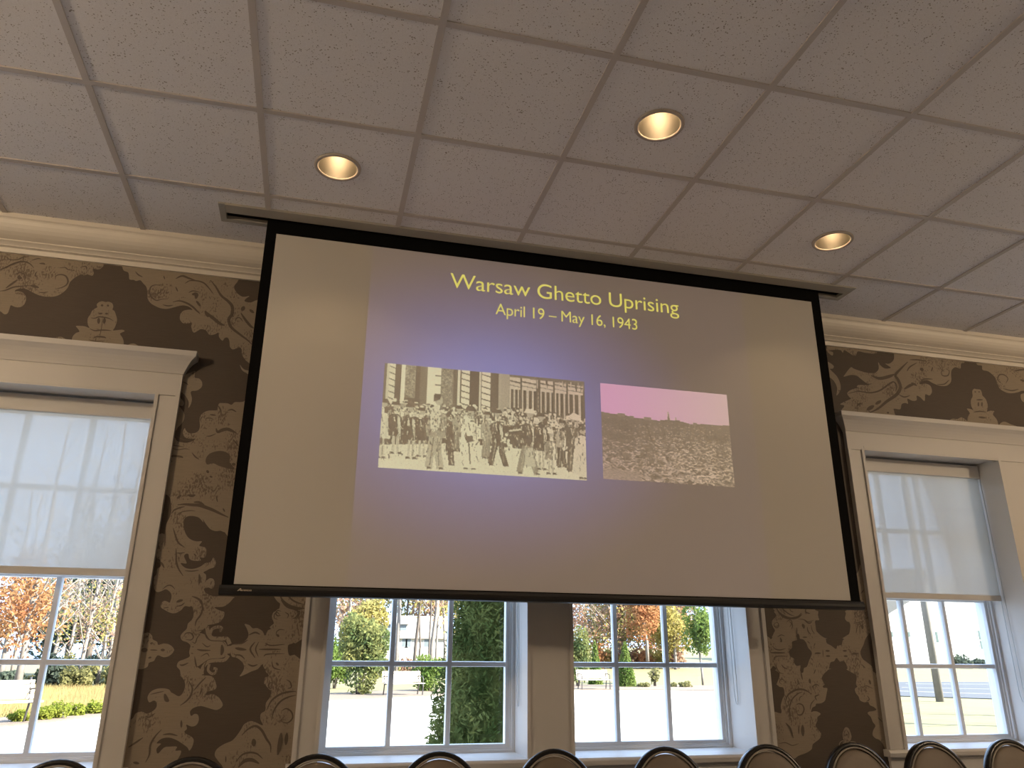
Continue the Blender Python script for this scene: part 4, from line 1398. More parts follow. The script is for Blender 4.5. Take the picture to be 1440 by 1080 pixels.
    walker(20, 66, 140, .10, .10, lean=3, skirt=True, step=6)
    walker(42, 68, 146, .12, .10, lean=4, skirt=True, step=5)
    walker(60, 72, 142, .10, .10, lean=2, skirt=True, step=5)
    walker(84, 52, 159, .50, .62, lean=-2, step=9, hat=False)
    disc_poly(im, ((72, 66), (84, 60), (90, 76), (84, 100), (74, 98)), .86)
    for q in range(60): ell(im, R.uniform(70, 98), R.uniform(66, 106), 1.2, 1.8, R.choice((.25, .4, .7, .9)))
    rect(im, 98, 110, 84, 130, .1); stroke(im, ((104, 120), (108, 152)), 9, .1)
    walker(116, 64, 130, .55, .3, step=4)
    walker(134, 66, 156, .95, .92, skirt=True, step=6)
    disc_poly(im, ((118, 108), (136, 106), (150, 112), (148, 154), (122, 154)), .93)
    disc_poly(im, ((126, 106), (138, 104), (142, 112), (130, 116)), .15)
    stroke(im, ((133, 116), (136, 148)), 2, .2)
    walker(160, 70, 138, .55, .4, step=4)
    walker(176, 66, 148, .10, .10, lean=3, step=12)
    disc_poly(im, ((186, 84), (232, 80), (232, 120), (192, 118)), .12)
    stroke(im, ((196, 92), (216, 88)), 3, .85)
    for q in range(7):
        ell(im, R.uniform(186, 200), R.uniform(98, 122), 2.4, 3, .9)
    walker(228, 62, 158, .12, .4, lean=-2, step=14)
    stroke(im, ((230, 74), (238, 110), (244, 156)), 3, .92)
    disc_poly(im, ((222, 118), (234, 116), (238, 146), (220, 146)), .72)
    walker(246, 66, 150, .10, .10, lean=1, skirt=True, step=5)
    walker(262, 92, 156, .45, .3, skirt=True, step=5)
    walker(280, 74, 144, .6, .1, step=5)
    stroke(im, ((282, 116), (296, 104)), 5, .9)
    walker(298, 62, 150, .2, .15, step=6, hat=False)
    disc_poly(im, ((290, 62), (300, 54), (310, 58), (314, 68), (300, 66)), .9)
    walker(314, 82, 160, .88, .85, skirt=True, step=4)
    disc_poly(im, ((302, 96), (312, 90), (320, 92), (320, 158), (296, 152)), .86)
    for q in range(900):                                     # folds, hands and broken light over the walkers
        cx, cy = R.uniform(0, 320), R.uniform(66, 148)
        if cy > 128 and R.random() < .6: continue
        a_ = R.uniform(-.5, .5) + 1.57
        L = R.uniform(1, 6)
        stroke(im, ((cx, cy), (cx + math.cos(a_) * L, cy + math.sin(a_) * L)), R.uniform(.5, 1.5), R.choice((.1, .1, .14, .88, .7, .4)))
    for q in range(260):                                     # grit on the street
        ell(im, R.uniform(0, 320), R.uniform(134, 162), R.uniform(.4, 1.4), .5, R.choice((.75, .8, .6)))
    g_ = np.array([R.gauss(0, .05) for _ in range(W_ * H_)]).reshape(H_, W_)
    im = np.clip(im + g_, .0, 1)
    k_ = (im + np.roll(im, 1, 0) + np.roll(im, -1, 0) + np.roll(im, 1, 1) + np.roll(im, -1, 1)) / 5
    return np.clip(im * .6 + k_ * .4, 0, 1)


def rubble_picture():
    """a wide field of rubble under an empty sky with a far tower; 240 x 166 cells"""
    W_, H_ = 240, 166
    R = random.Random(5)
    im = np.full((H_, W_), 1.0)
    hz = [(0, 51), (20, 53), (45, 54), (60, 57), (95, 58), (110, 59), (125, 57), (150, 57), (165, 60), (190, 58), (215, 58), (240, 57)]
    disc_poly(im, hz + [(240, 166), (0, 166)], .22)
    for xa, ya in ((30, 51), (36, 51), (52, 54), (78, 54), (84, 54), (170, 57)):
        rect(im, xa, xa + 7, ya, ya + 6, .3)
    disc_poly(im, ((122, 59), (123, 42), (124, 41), (126.5, 59)), .18)          # tower
    disc_poly(im, ((108, 60), (108, 57), (145, 55), (145, 61)), .2)
    rect(im, 137, 138.5, 50, 56, .2)
    for q in range(3600):
        t = R.random() ** 0.75
        y = 60 + t * 106
        x = R.uniform(-2, 242)
        ridge = 0.5 + 0.5 * math.exp(-((x - 150 - (y - 60) * .25) / 60) ** 2)
        if R.random() > .35 + .65 * ridge:
            continue
        s_ = .9 + 3.6 * t
        a_ = R.uniform(0, 3.14)
        ca, sa = math.cos(a_) * s_ * 1.6, math.sin(a_) * s_ * .9
        v = R.choice((.08, .12, .2, .42, .6, .75, .9, 1.0)) * (.7 + .3 * ridge)
        disc_poly(im, ((x - ca, y - sa), (x + sa * .5, y - ca * .25), (x + ca, y + sa), (x - sa * .5, y + ca * .25)), v)
    for cx, cy, rx, ry in ((30, 92, 22, 8), (45, 76, 26, 5), (215, 82, 26, 7), (20, 66, 24, 4)):
        for q in range(260):
            ell(im, R.gauss(cx, rx * .5), R.gauss(cy, ry * .5), 1.6, .9, R.choice((.1, .16, .22)))
    stroke(im, ((82, 66), (86, 84), (91, 97)), 3, .08)
    rect(im, 113, 115, 79, 85, .1)
    disc_poly(im, ((0, 148), (60, 152), (70, 166), (0, 166)), .45)
    for q in range(220):
        ell(im, R.uniform(0, 64), R.uniform(148, 166), 2, .7, R.choice((.3, .5, .6)))
    g_ = np.array([R.gauss(0, .035) for _ in range(W_ * H_)]).reshape(H_, W_)
    im = np.clip(im + g_, 0, 1)
    k_ = (im + np.roll(im, 1, 1) + np.roll(im, -1, 1)) / 3
    return im * .5 + k_ * .5


def picture(name, im, x0, x1, z0, z1, tone, parent):
    h_, w_ = im.shape
    me = bpy.data.meshes.new(name)
    X, Zc = np.meshgrid(np.linspace(x0, x1, w_ + 1) - sc_o.x, np.linspace(z1, z0, h_ + 1) - sc_o.z)
    vv = np.stack([X.ravel(), np.zeros(X.size), Zc.ravel()], 1)
    a_ = np.arange(h_)[:, None] * (w_ + 1) + np.arange(w_)[None, :]
    ff = np.stack([a_ + w_ + 1, a_ + w_ + 2, a_ + 1, a_], -1).reshape(-1, 4)
    me.vertices.add(len(vv)); me.vertices.foreach_set('co', vv.ravel())
    me.loops.add(ff.size); me.loops.foreach_set('vertex_index', ff.ravel())
    me.polygons.add(len(ff)); me.polygons.foreach_set('loop_start', np.arange(len(ff)) * 4)
    me.update(calc_edges=True)
    at_ = me.color_attributes.new('tone', 'FLOAT_COLOR', 'CORNER')
    col = np.ones((len(ff), 4, 4))
    rgb = tone(im)
    col[:, :, :3] = rgb.reshape(-1, 1, 3)
    at_.data.foreach_set('color', col.ravel())
    me.materials.append(glow_mat('projected_' + name, (0, 0, 0), 1.0, attr='tone'))
    o = bpy.data.objects.new(name, me)
    C.objects.link(o)
    o.parent = parent
    o.location = (0, -0.0002, 0)
    return o


def lerp(a_, b_, t):
    return np.array(a_) + (np.array(b_) - np.array(a_)) * t[..., None]


def tone_street(im):
    x = np.broadcast_to(np.linspace(0, 1, im.shape[1]), im.shape)
    y = np.broadcast_to(np.linspace(0, 1, im.shape[0])[:, None], im.shape)
    hi = lerp((0.46, 0.45, 0.29), (0.47, 0.36, 0.27), np.clip((x - .45) * 1.6 + (.45 - y) * .9, 0, 1))   # the projector's light turns pink at the upper right
    return hi * (np.clip((im - .06) * 1.12, 0, 1) ** 1.35)[..., None]


def tone_rubble(im):
    x = np.broadcast_to(np.linspace(0, 1, im.shape[1]), im.shape)
    y = np.broadcast_to(np.linspace(0, 1, im.shape[0])[:, None], im.shape)
    hi = lerp((0.42, 0.18, 0.33), (0.37, 0.24, 0.25), np.clip(x * 1.1 - .1, 0, 1))
    hi = lerp((0, 0, 0), (1, 1, 1), np.ones_like(im)) * hi
    lo = lerp((0.38, 0.27, 0.23), (0.38, 0.29, 0.20), x)
    sky_ = (im > .93)[..., None] & (y < .38)[..., None]
    return np.where(sky_, hi, lo * (im ** 1.2)[..., None])


picture('crowd_picture', street_picture(), 1.206, 2.198, Z(-1.184), Z(-0.681), tone_street, sl)
picture('rubble_picture', rubble_picture(), 2.282, 2.985, Z(-1.171), Z(-0.681), tone_rubble, sl)




# ------------------------------------------------------------------ two unseen chandeliers, added for the room's warm light
CANDLE = bpy.data.materials.new('lit_candle_bulb')
CANDLE.use_nodes = True
CANDLE.node_tree.nodes['Principled BSDF'].inputs['Emission Color'].default_value = (1.0, 0.72, 0.42, 1)
CANDLE.node_tree.nodes['Principled BSDF'].inputs['Emission Strength'].default_value = 6.0
BRASSM = mat('aged_brass', (0.42, 0.30, 0.15), 0.35, metal=0.9)


def chandelier(x, y, label):
    r = empty('chandelier', (x, y, H), label, 'chandelier', 'unseen chandeliers added for warm light')
    k = MB(); k.lathe([(0.0, 0), (0.06, 0), (0.065, -.012), (0.02, -.03), (0.0, -.03)], (x, y, H), 20); k.build('canopy', BRASSM, r)
    k = MB(); k.tube([(x, y, H - .02), (x, y, H - .55)], .008, 8); k.build('rod', BRASSM, r)
    k = MB(); k.lathe([(0.0, -.50), (.02, -.52), (.05, -.58), (.035, -.66), (.012, -.72), (.02, -.75), (0, -.77)], (x, y, H), 20); k.build('hub', BRASSM, r)
    for q in range(6):
        t = 2 * math.pi * q / 6
        cx, cy = math.cos(t), math.sin(t)
        k = MB()
        k.tube([Vector(p) for p in smooth_open([(x + cx * .03, y + cy * .03, H - .62), (x + cx * .14, y + cy * .14, H - .70), (x + cx * .27, y + cy * .27, H - .68), (x + cx * .32, y + cy * .32, H - .60)], 4)], .007, 8)
        k.lathe([(.0, -.60), (.03, -.60), (.034, -.592), (0, -.592)], (x + cx * .32, y + cy * .32, H), 14)
        arm = k.build('arm', BRASSM, r)
        k = MB(); k.lathe([(.012, -.592), (.012, -.51), (.015, -.50), (.014, -.475), (.006, -.45), (0, -.445)], (x + cx * .32, y + cy * .32, H), 12); k.build('candle_bulb', CANDLE, arm)
    ld = bpy.data.lights.new('added_chandelier_glow', 'POINT')
    ld.energy = CHAND_W; ld.shadow_soft_size = 0.10; ld.color = (1.0, 0.76, 0.50)
    lo = bpy.data.objects.new('added_chandelier_glow', ld); lo.location = (0, 0, -0.40); lo.parent = r
    C.objects.link(lo)


chandelier(-2.0, -1.0, 'unseen six-armed brass chandelier, added for light on the left of the room')
chandelier(6.6, -1.3, 'unseen six-armed brass chandelier, added for light on the right of the room')


# ================================================================== banquet chairs along the window wall
def make_chair():
    r = empty('banquet_chair', (0, 0, 0))
    A, B = 0.182, 0.232                       # middle line of the oval frame
    cz, cy = 0.726, 0.235
    tilt = math.radians(15)

    def P(u, v, d):                           # u across, v up the back, d towards the back
        return (u, cy + v * math.sin(tilt) + d * math.cos(tilt), cz + v * math.cos(tilt) - d * math.sin(tilt))
    # oval frame, rounded flat section
    k = MB(); n = 56
    sec = [(-.011, -.012), (-.006, -.018), (.006, -.018), (.012, -.012), (.013, .014), (.008, .020), (-.008, .020), (-.011, .014)]
    for i in range(n):
        t = 2 * math.pi * i / n
        nx, nz = math.cos(t) / A, math.sin(t) / B
        L = math.hypot(nx, nz); nx /= L; nz /= L
        for a_, d in sec:
            k.v.append(P(A * math.cos(t) + nx * a_, B * math.sin(t) + nz * a_, d))
    m_ = len(sec)
    for i in range(n):
        i2 = (i + 1) % n
        for q in range(m_):
            q2 = (q + 1) % m_
            k.face((i * m_ + q, i * m_ + q2, i2 * m_ + q2, i2 * m_ + q), 0, True)
    k.build('back_frame', CHROME, r)

    def pad(mb, s_, d0, d1, sign):            # domed oval cushion
        rings = [(1.0, 0.0), (0.985, .45), (0.94, .8), (0.8, .95), (0.5, 1.0)]
        n = 48; i0_ = len(mb.v)
        for sc_, h_ in rings:
            for j in range(n):
                t = 2 * math.pi * j / n
                mb.v.append(P((A - .012) * s_ * sc_ * math.cos(t), (B - .012) * s_ * sc_ * math.sin(t), d0 + (d1 - d0) * h_))
        mb.v.append(P(0, 0, d1)); ctr = len(mb.v) - 1
        for q in range(len(rings) - 1):
            for j in range(n):
                j2 = (j + 1) % n
                mb.face((i0_ + q * n + j, i0_ + q * n + j2, i0_ + (q + 1) * n + j2, i0_ + (q + 1) * n + j), 0, True)
        o_ = i0_ + (len(rings) - 1) * n
        for j in range(n):
            mb.face((o_ + j, o_ + (j + 1) % n, ctr), 0, True)
    k = MB(); pad(k, 0.97, -0.006, -0.026, -1); pad(k, 0.97, 0.008, 0.022, 1)
    bp = k.build('backrest', PADM, r)
    k = MB()
    k.tube([P((A - .0125) * math.cos(2 * math.pi * i / 56), (B - .0125) * math.sin(2 * math.pi * i / 56), -.0165) for i in range(56)], 0.0042, 6, closed=True)
    k.build('piping', PIPEM, bp)
    # seat: round-fronted cushion
    def outline(sc_):
        pts = []
        for i in range(40):
            t = 2 * math.pi * i / 40
            x = 0.205 * math.copysign(abs(math.cos(t)) ** .7, math.cos(t)); y = 0.215 * math.copysign(abs(math.sin(t)) ** .8, math.sin(t))
            pts.append((x * sc_ * (1 - .10 * (y > 0) * y / .215), y * sc_))
        return pts
    k = MB(); prof = [(0.95, .415), (1.0, .425), (1.0, .455), (.97, .475), (.85, .487), (.5, .492)]
    for sc_, z in prof:
        for x, y in outline(sc_):
            k.v.append((x, y - .01, z))
    for q in range(len(prof) - 1):
        for j in range(40):
            j2 = (j + 1) % 40
            k.face((q * 40 + j, q * 40 + j2, (q + 1) * 40 + j2, (q + 1) * 40 + j), 0, True)
    k.face([200 + j for j in range(40)]); k.face([j for j in range(40)][::-1])
    k.build('seat', PADM, r)
    k = MB()
    for sc_, z in ((.97, .385), (.97, .415)):
        for x, y in outline(sc_):
            k.v.append((x, y - .01, z))
    for j in range(40):
        j2 = (j + 1) % 40
        k.face((j, j2, 40 + j2, 40 + j), 0, True)
    k.face([j for j in range(40)][::-1]); k.face([40 + j for j in range(40)])
    k.build('seat_frame', CHROME, r)
    for sx in (-1, 1):
        k = MB(); k.tube([(sx * .175, -.175, .395), (sx * .180, -.185, .2), (sx * .182, -.190, 0)], [.017, .014, .010], 10); k.build('leg', CHROME, r)
        k = MB(); k.tube([(sx * .120, .170, .40), (sx * .155, .215, .2), (sx * .170, .250, 0)], [.016, .014, .010], 10); k.build('leg', CHROME, r)
        k = MB(); k.tube([(sx * .115, .165, .40), (sx * .112, .195, .48), P(sx * .105, -.19, .004)], .013, 10); k.build('back_post', CHROME, r)
    return r


chair0 = make_chair()
spots = [((85, 1073), 'taupe oval-back banquet chair under the left window, its top barely showing'),
         ((272, 1067), 'taupe oval-back banquet chair before the wallpaper just right of the left window'),
         ((447, 1060), 'taupe oval-back banquet chair before the left casing of the paired window'),
         ((617, 1056), 'taupe oval-back banquet chair in front of the window with the dark evergreen outside'),
         ((777, 1052), 'taupe oval-back banquet chair in front of the wide mullion under the screen'),
         ((932, 1050), 'taupe oval-back banquet chair before the middle of the window right of the mullion'),
         ((1074, 1050), 'taupe oval-back banquet chair before the right casing of the paired window'),
         ((1195, 1047), 'taupe oval-back banquet chair before the wallpaper just left of the right window'),
         ((1303, 1046), 'taupe oval-back banquet chair under the right window, nearer its left casing'),
         ((1411, 1041), 'taupe oval-back banquet chair cut by the right edge of the photo')]
for i, ((px, py), lab) in enumerate(spots):
    r = chair0 if i == 0 else copy_tree(chair0)
    q = at(px, py, 1.50)
    r.location = (q.x, 1.50 - 0.30, 0)
    r['label'] = lab; r['category'] = 'chair'; r['group'] = 'banquet chairs along the window wall'


# ================================================================== outside
GZ = -0.08                                   # patio level


def lift(x, y):
    """the lawn rises to the woods on the right and behind"""
    a_ = max(0.0, y - 38.0)
    return GZ + 0.022 * a_ * min(1.0, max(0.0, (x - 6) / 16)) * min(1.0, a_ / 14)


def poly_obj(name, P, z, m_, label, cat, kind='structure'):
    k = MB()
    i_ = len(k.v)
    k.v += [(x, y, z) for x, y in P] + [(x, y, z - 0.10) for x, y in P]
    n_ = len(P)
    vs_, ed_, fs_ = delaunay_2d_cdt([Vector(p) for p in P], [], [list(range(n_))], 1, 1e-6)[:3]
    k.v = [(q.x, q.y, z) for q in vs_]
    for f_ in fs_:
        k.face(f_)
    b0 = len(k.v)
    k.v += [(x, y, z) for x, y in P] + [(x, y, z - 0.10) for x, y in P]
    for q in range(n_):
        q2 = (q + 1) % n_
        k.face((b0 + q, b0 + q2, b0 + n_ + q2, b0 + n_ + q))
    return k.build(name, m_, kind=kind, label=label, cat=cat)


LAWNM = mat('dry_autumn_lawn', (0.150, 0.128, 0.050), 0.95, noise=0.35, scale=1.2)
PATIOM = mat('pale_concrete', (0.50, 0.47, 0.42), 0.9, noise=0.06, scale=3)
MULCHM = mat('pale_mulch', (0.135, 0.10, 0.07), 0.95, noise=0.35, scale=6)
ROADM = mat('grey_asphalt', (0.042, 0.046, 0.052), 0.9, noise=0.15, scale=2)
KERBM = mat('pale_kerb', (0.45, 0.43, 0.40), 0.9)
BARK1 = mat('grey_bark', (0.17, 0.145, 0.125), 0.9, noise=0.35, scale=6)
BARK2 = mat('dark_bark', (0.075, 0.06, 0.05), 0.9, noise=0.3, scale=6)
L_ORANGE = leaf_mat('orange_leaves', (0.30, 0.125, 0.06), (0.36, 0.20, 0.09), 0.9)
L_RUST = leaf_mat('rust_leaves', (0.26, 0.15, 0.11), (0.33, 0.23, 0.15), 0.7)
L_YELLOW = leaf_mat('yellow_leaves', (0.30, 0.25, 0.08), (0.33, 0.29, 0.11), 0.9)
L_GREEN = leaf_mat('bright_green_leaves', (0.09, 0.145, 0.035), (0.17, 0.215, 0.06), 1.6)
L_MAGN = leaf_mat('magnolia_leaves', (0.085, 0.125, 0.05), (0.21, 0.205, 0.075), 1.4)
L_BOX = leaf_mat('boxwood_leaves', (0.14, 0.17, 0.025), (0.22, 0.235, 0.045), 4)
L_PINE = leaf_mat('pine_needles', (0.06, 0.08, 0.065), (0.10, 0.12, 0.085), 0.6)
L_THUJA = leaf_mat('arborvitae_sprays', (0.060, 0.088, 0.026), (0.170, 0.185, 0.060), 3.0, 0.22)
L_OLIVE = leaf_mat('olive_leaves', (0.14, 0.14, 0.06), (0.22, 0.20, 0.085), 0.8)
L_TAN = leaf_mat('tan_grass_blades', (0.24, 0.18, 0.08), (0.32, 0.26, 0.11), 0.5)

# ground
k = MB()
gx = np.concatenate([np.linspace(-70, -15, 12), np.linspace(-12, 40, 40), np.linspace(45, 130, 14)])
gy = np.concatenate([np.linspace(2.17, 36, 14), np.linspace(38, 70, 20), np.linspace(75, 190, 14)])
for y in gy:
    for x in gx:
        k.v.append((x, y, lift(x, y) - 0.02))
for j in range(len(gy) - 1):
    for i in range(len(gx) - 1):
        a_ = j * len(gx) + i
        k.face((a_, a_ + 1, a_ + len(gx) + 1, a_ + len(gx)), 0, True)
k.build('lawn', LAWNM, kind='structure', label='dry yellow-green lawn around the patio, rising to the woods', cat='lawn')
edge = [(-14, 9), (-8.5, 11.8), (-5.6, 15.2), (-4.3, 17.3), (-3.4, 19.3), (-1.2, 22.4), (1.7, 25.2), (3.5, 26.4), (6.0, 28.1), (9.5, 30.6), (12.7, 32.2), (16, 31.9), (18.7, 31.0), (19.2, 27), (13, 18), (8.5, 10), (7.2, 2.25)]
poly_obj('patio', edge + [(-14, 2.25)], GZ, PATIOM, 'wide pale concrete patio glaring in the sun outside the windows', 'patio')
outer = [(-15, 10.5), (-9.6, 13.2), (-6.9, 16.4), (-5.6, 18.6), (-4.6, 20.8), (-2.6, 24.6), (0.4, 28.6), (2.6, 30.4), (5.2, 32.6), (8.6, 35.3), (12.4, 37.6), (17.0, 37.8), (21.5, 36.5), (22.5, 31)]
poly_obj('mulch_bed', edge[:13] + outer[::-1], GZ + 0.03, MULCHM, 'pale mulch bed curving along the far edge of the patio', 'mulch bed')
rn = [onz(px, py, GZ) for px, py in ((1236, 978), (1290, 979.5), (1340, 981), (1440, 984), (1560, 988))]
rf = [onz(px, py, GZ) for px, py in ((1560, 958), (1440, 957.5), (1340, 957), (1236, 956.5))]
poly_obj('road', [(p.x, p.y) for p in rn + rf], GZ + 0.01, ROADM, 'grey asphalt road crossing behind the right window', 'road')
rf2 = [onz(px, py, GZ) for px, py in ((1236, 956.5), (1340, 957), (1440, 957.5), (1560, 958))]
rb = [onz(px, py, GZ) for px, py in ((1560, 951), (1440, 950.5), (1340, 950), (1236, 949.5))]
poly_obj('kerb_path', [(p.x, p.y) for p in rf2 + rb], GZ + 0.03, KERBM, 'pale pavement strip along the far side of the road', 'pavement')
for q in range(3):                            # parking lines
    pa, pb = onz(1262 + q * 6, 972 - q * 5, GZ), onz(1400, 976.5 - q * 7, GZ)
    d_ = Vector((pb.x - pa.x, pb.y - pa.y, 0)).normalized()
    n_ = Vector((-d_.y, d_.x, 0)) * 0.09
    kk = MB(); kk.quad([(p.x, p.y, GZ + 0.014) for p in (pa - n_, pb - n_, pb + n_, pa + n_)])
    kk.build('road_marking', KERBM, kind='structure', label='white painted line on the grey road, %s' % ('nearest the lawn', 'middle one', 'farthest from the lawn')[q], cat='road marking')


def leaf_cloud(mb, n, c, rad, size, seed, shape='ball', mi=0, squash=1.0):
    """n leaf quads scattered in a lumpy body about c"""
    g = np.random.default_rng(seed)
    if shape == 'cone':
        h_ = 1 - g.random(n) ** 0.55
        r_ = np.sqrt(0.25 + 0.75 * g.random(n)) * (1 - h_) ** 0.75
        t = g.random(n) * 2 * np.pi
        P = np.stack([r_ * np.cos(t), r_ * np.sin(t), 2 * h_ - 1], 1)
    elif shape == 'ring':
        t = g.random(n) * 2 * np.pi
        r_ = (0.66 + 0.34 * g.random(n)) * (0.90 + 0.10 * np.sin(6 * t + seed))
        P = np.stack([r_ * np.cos(t), r_ * np.sin(t), 2 * g.random(n) - 1], 1)
    elif shape == 'column':
        h_ = g.random(n)
        r_ = np.sqrt(0.45 + 0.55 * g.random(n)) * np.minimum(1, (1.02 - h_) * 2.2) ** 0.6 * (0.82 + 0.18 * np.minimum(1, h_ * 4))
        t = g.random(n) * 2 * np.pi
        r_ = r_ * (0.88 + 0.12 * np.sin(5 * t + 9 * h_))
        P = np.stack([r_ * np.cos(t), r_ * np.sin(t), 2 * h_ - 1], 1)
    else:
        nl = 14
        lc = g.normal(size=(nl, 3)); lc /= np.linalg.norm(lc, axis=1)[:, None]
        lc *= (0.30 + 0.36 * g.random(nl))[:, None]
        lr = 0.30 + 0.22 * g.random(nl)
        w_ = g.integers(0, nl, n)
        d = g.normal(size=(n, 3)); d /= np.linalg.norm(d, axis=1)[:, None]
        P = lc[w_] + d * (lr[w_] * (0.35 + 0.65 * g.random(n) ** 0.4))[:, None]
    P = P * np.array(rad) + np.array(c)
    a_ = g.normal(size=(n, 3)); a_ /= np.linalg.norm(a_, axis=1)[:, None]
    b_ = np.cross(a_, g.normal(size=(n, 3))); b_ /= np.linalg.norm(b_, axis=1)[:, None] + 1e-9
    s_ = size * (0.6 + 0.8 * g.random(n))[:, None]
    a_ *= s_; b_ = b_ * s_ * 0.55 * squash
    V = np.stack([P - a_, P + b_, P + a_, P - b_], 1).reshape(-1, 3)
    i_ = len(mb.v)
    mb.v += [tuple(v) for v in V.tolist()]
    for q in range(n):
        mb.face((i_ + 4 * q, i_ + 4 * q + 1, i_ + 4 * q + 2, i_ + 4 * q + 3), mi)


def branches(mb, base, h_, r_, seed, nb=12, lo=0.35, spread=0.32, sub=2):
    R = random.Random(seed)
    b_ = Vector(base)
    lean = Vector((R.uniform(-.05, .05), R.uniform(-.03, .03), 0))
    spine = [b_ + Vector((lean.x * h_ * t, lean.y * h_ * t, h_ * t)) + Vector((R.uniform(-1, 1), R.uniform(-1, 1), 0)) * h_ * .008 * (t > 0) for t in (0, .15, .3, .45, .6, .75, .9, 1)]
    mb.tube(spine, [r_ * 1.15, r_, r_ * .92, r_ * .8, r_ * .65, r_ * .45, r_ * .25, r_ * .1], 7)
    for q in range(nb):
        t = R.uniform(lo, .96)
        kk_ = int(t * 6.99); st = spine[kk_].lerp(spine[kk_ + 1], t * 7 - kk_)
        a_ = R.uniform(0, 6.28)
        L = h_ * spread * (1.15 - t) * R.uniform(.6, 1.2)
        d = Vector((math.cos(a_), math.sin(a_), R.uniform(.5, 1.3))).normalized()
        m1 = st + d * L * .5 + Vector((0, 0, L * .05)); e_ = st + d * L + Vector((0, 0, L * .15))
        rr = r_ * .34 * (1.1 - t)
        mb.tube([st, m1, e_], [rr + .006, rr * .6 + .005, .005], 5, cap=False)
        for z_ in range(sub):
            a2 = a_ + R.uniform(-.9, .9); d2 = Vector((math.cos(a2), math.sin(a2), R.uniform(.2, 1.0))).normalized()
            s2 = st.lerp(e_, R.uniform(.4, .9))
            mb.tube([s2, s2 + d2 * L * .22, s2 + d2 * L * .45], [rr * .45 + .004, .006, .003], 4, cap=False)


def tree(name, label, cat, x, y, h_, r_, seed, leaf=None, n=900, cz=.62, cr=(.26, .26, .40), size=.12, bark=None, nb=12, lo=.3, spread=.32, shape='ball', group=None, z=None, sub=2):
    zb = lift(x, y) - 0.02 if z is None else z
    t = empty(name, (x, y, zb), label, cat, group)
    k = MB(); branches(k, (x, y, zb - 0.05), h_, r_, seed, nb, lo, spread, sub); k.build('trunk', bark or BARK1, t)
    if leaf:
        k = MB(); leaf_cloud(k, n, (x, y, zb + h_ * cz), [h_ * q for q in cr], size, seed + 91, shape)
        k.build('crown', leaf, t)
    return t


def shrub(name, label, cat, px, py, Y, wpx, hpx, leaf, n, size, seed, shape='ball', group=None, depth=None):
    """a bush whose foot is seen at (px, py) at depth Y; width and height read off the photo at that depth"""
    p = at(px, py, Y)
    s_ = (p - CAM).dot(_f) / FPX
    w_, h_ = wpx * s_ / 2, hpx * s_
    t = empty(name, (p.x, Y, p.z), label, cat, group)
    k = MB()
    for q in range(5):
        a_ = q * 1.26
        k.tube([(p.x + .04 * math.cos(a_), Y + .04 * math.sin(a_), p.z - .08), (p.x + w_ * .25 * math.cos(a_), Y + w_ * .25 * math.sin(a_), p.z + h_ * .45), (p.x + w_ * .4 * math.cos(a_), Y + w_ * .4 * math.sin(a_), p.z + h_ * .75)], [.03, .02, .008], 5)
    k.build('stem', BARK2, t)
    k = MB(); f_ = 1.0 if shape != 'ball' else 1.22
    leaf_cloud(k, n, (p.x, Y, p.z + h_ / 2), (w_ * f_, (depth or w_) * f_, h_ / 2 * f_), size, seed, shape)
    k.build('foliage', leaf, t)
    return t


# ---- garden benches
def bench(px, py, Y, rz, label):
    p = at(px, py, Y)
    t = empty('garden_bench', (0, 0, 0), label, 'bench', 'slatted benches round the patio')
    k = MB()
    for q in range(4):
        k.box(-.74, .74, -.22 + q * .115, -.125 + q * .115, .425, .455)
    k.build('seat', BENCHM, t)
    k = MB()
    for q in range(4):
        zz = .52 + q * .095; yy = .235 + q * .022
        k.bar((-.74, yy, zz), (.74, yy, zz), .022, .082, up=(0, -.22, 1))
    k.build('backrest', BENCHM, t)
    for sx in (-1, 1):
        k = MB(); x_ = sx * .66
        k.tube([Vector(v) for v in smooth_open([(x_, -.20, 0), (x_, -.21, .22), (x_, -.19, .42), (x_, .20, .42), (x_, .25, .60), (x_, .33, .90)], 4)], .022, 7)
        k.tube([Vector(v) for v in smooth_open([(x_, .30, 0), (x_, .24, .22), (x_, .20, .42)], 4)], .022, 7)
        k.tube([Vector(v) for v in smooth_open([(x_, .28, .66), (x_, .10, .68), (x_, -.14, .66), (x_, -.22, .58), (x_, -.20, .43)], 4)], .018, 7)
        k.build('end_frame', IRONM, t)
    t.location = (p.x, Y, p.z)
    t.rotation_euler = (0, 0, rz)
    return t


BENCHM = mat('pale_bench_slats', (0.42, 0.36, 0.29), 0.7)
IRONM = mat('dark_iron', (0.045, 0.04, 0.038), 0.5, metal=0.3)
bench(-6, 1021, 16.9, math.radians(42), 'pale slatted bench seen through the left window, half out of the picture')
bench(567, 979.3, 28.1, math.radians(14), 'pale slatted bench seen through the window beside the dark evergreen')
bench(836, 971, 32.5, math.radians(2), 'pale slatted bench seen through the window right of the mullion')

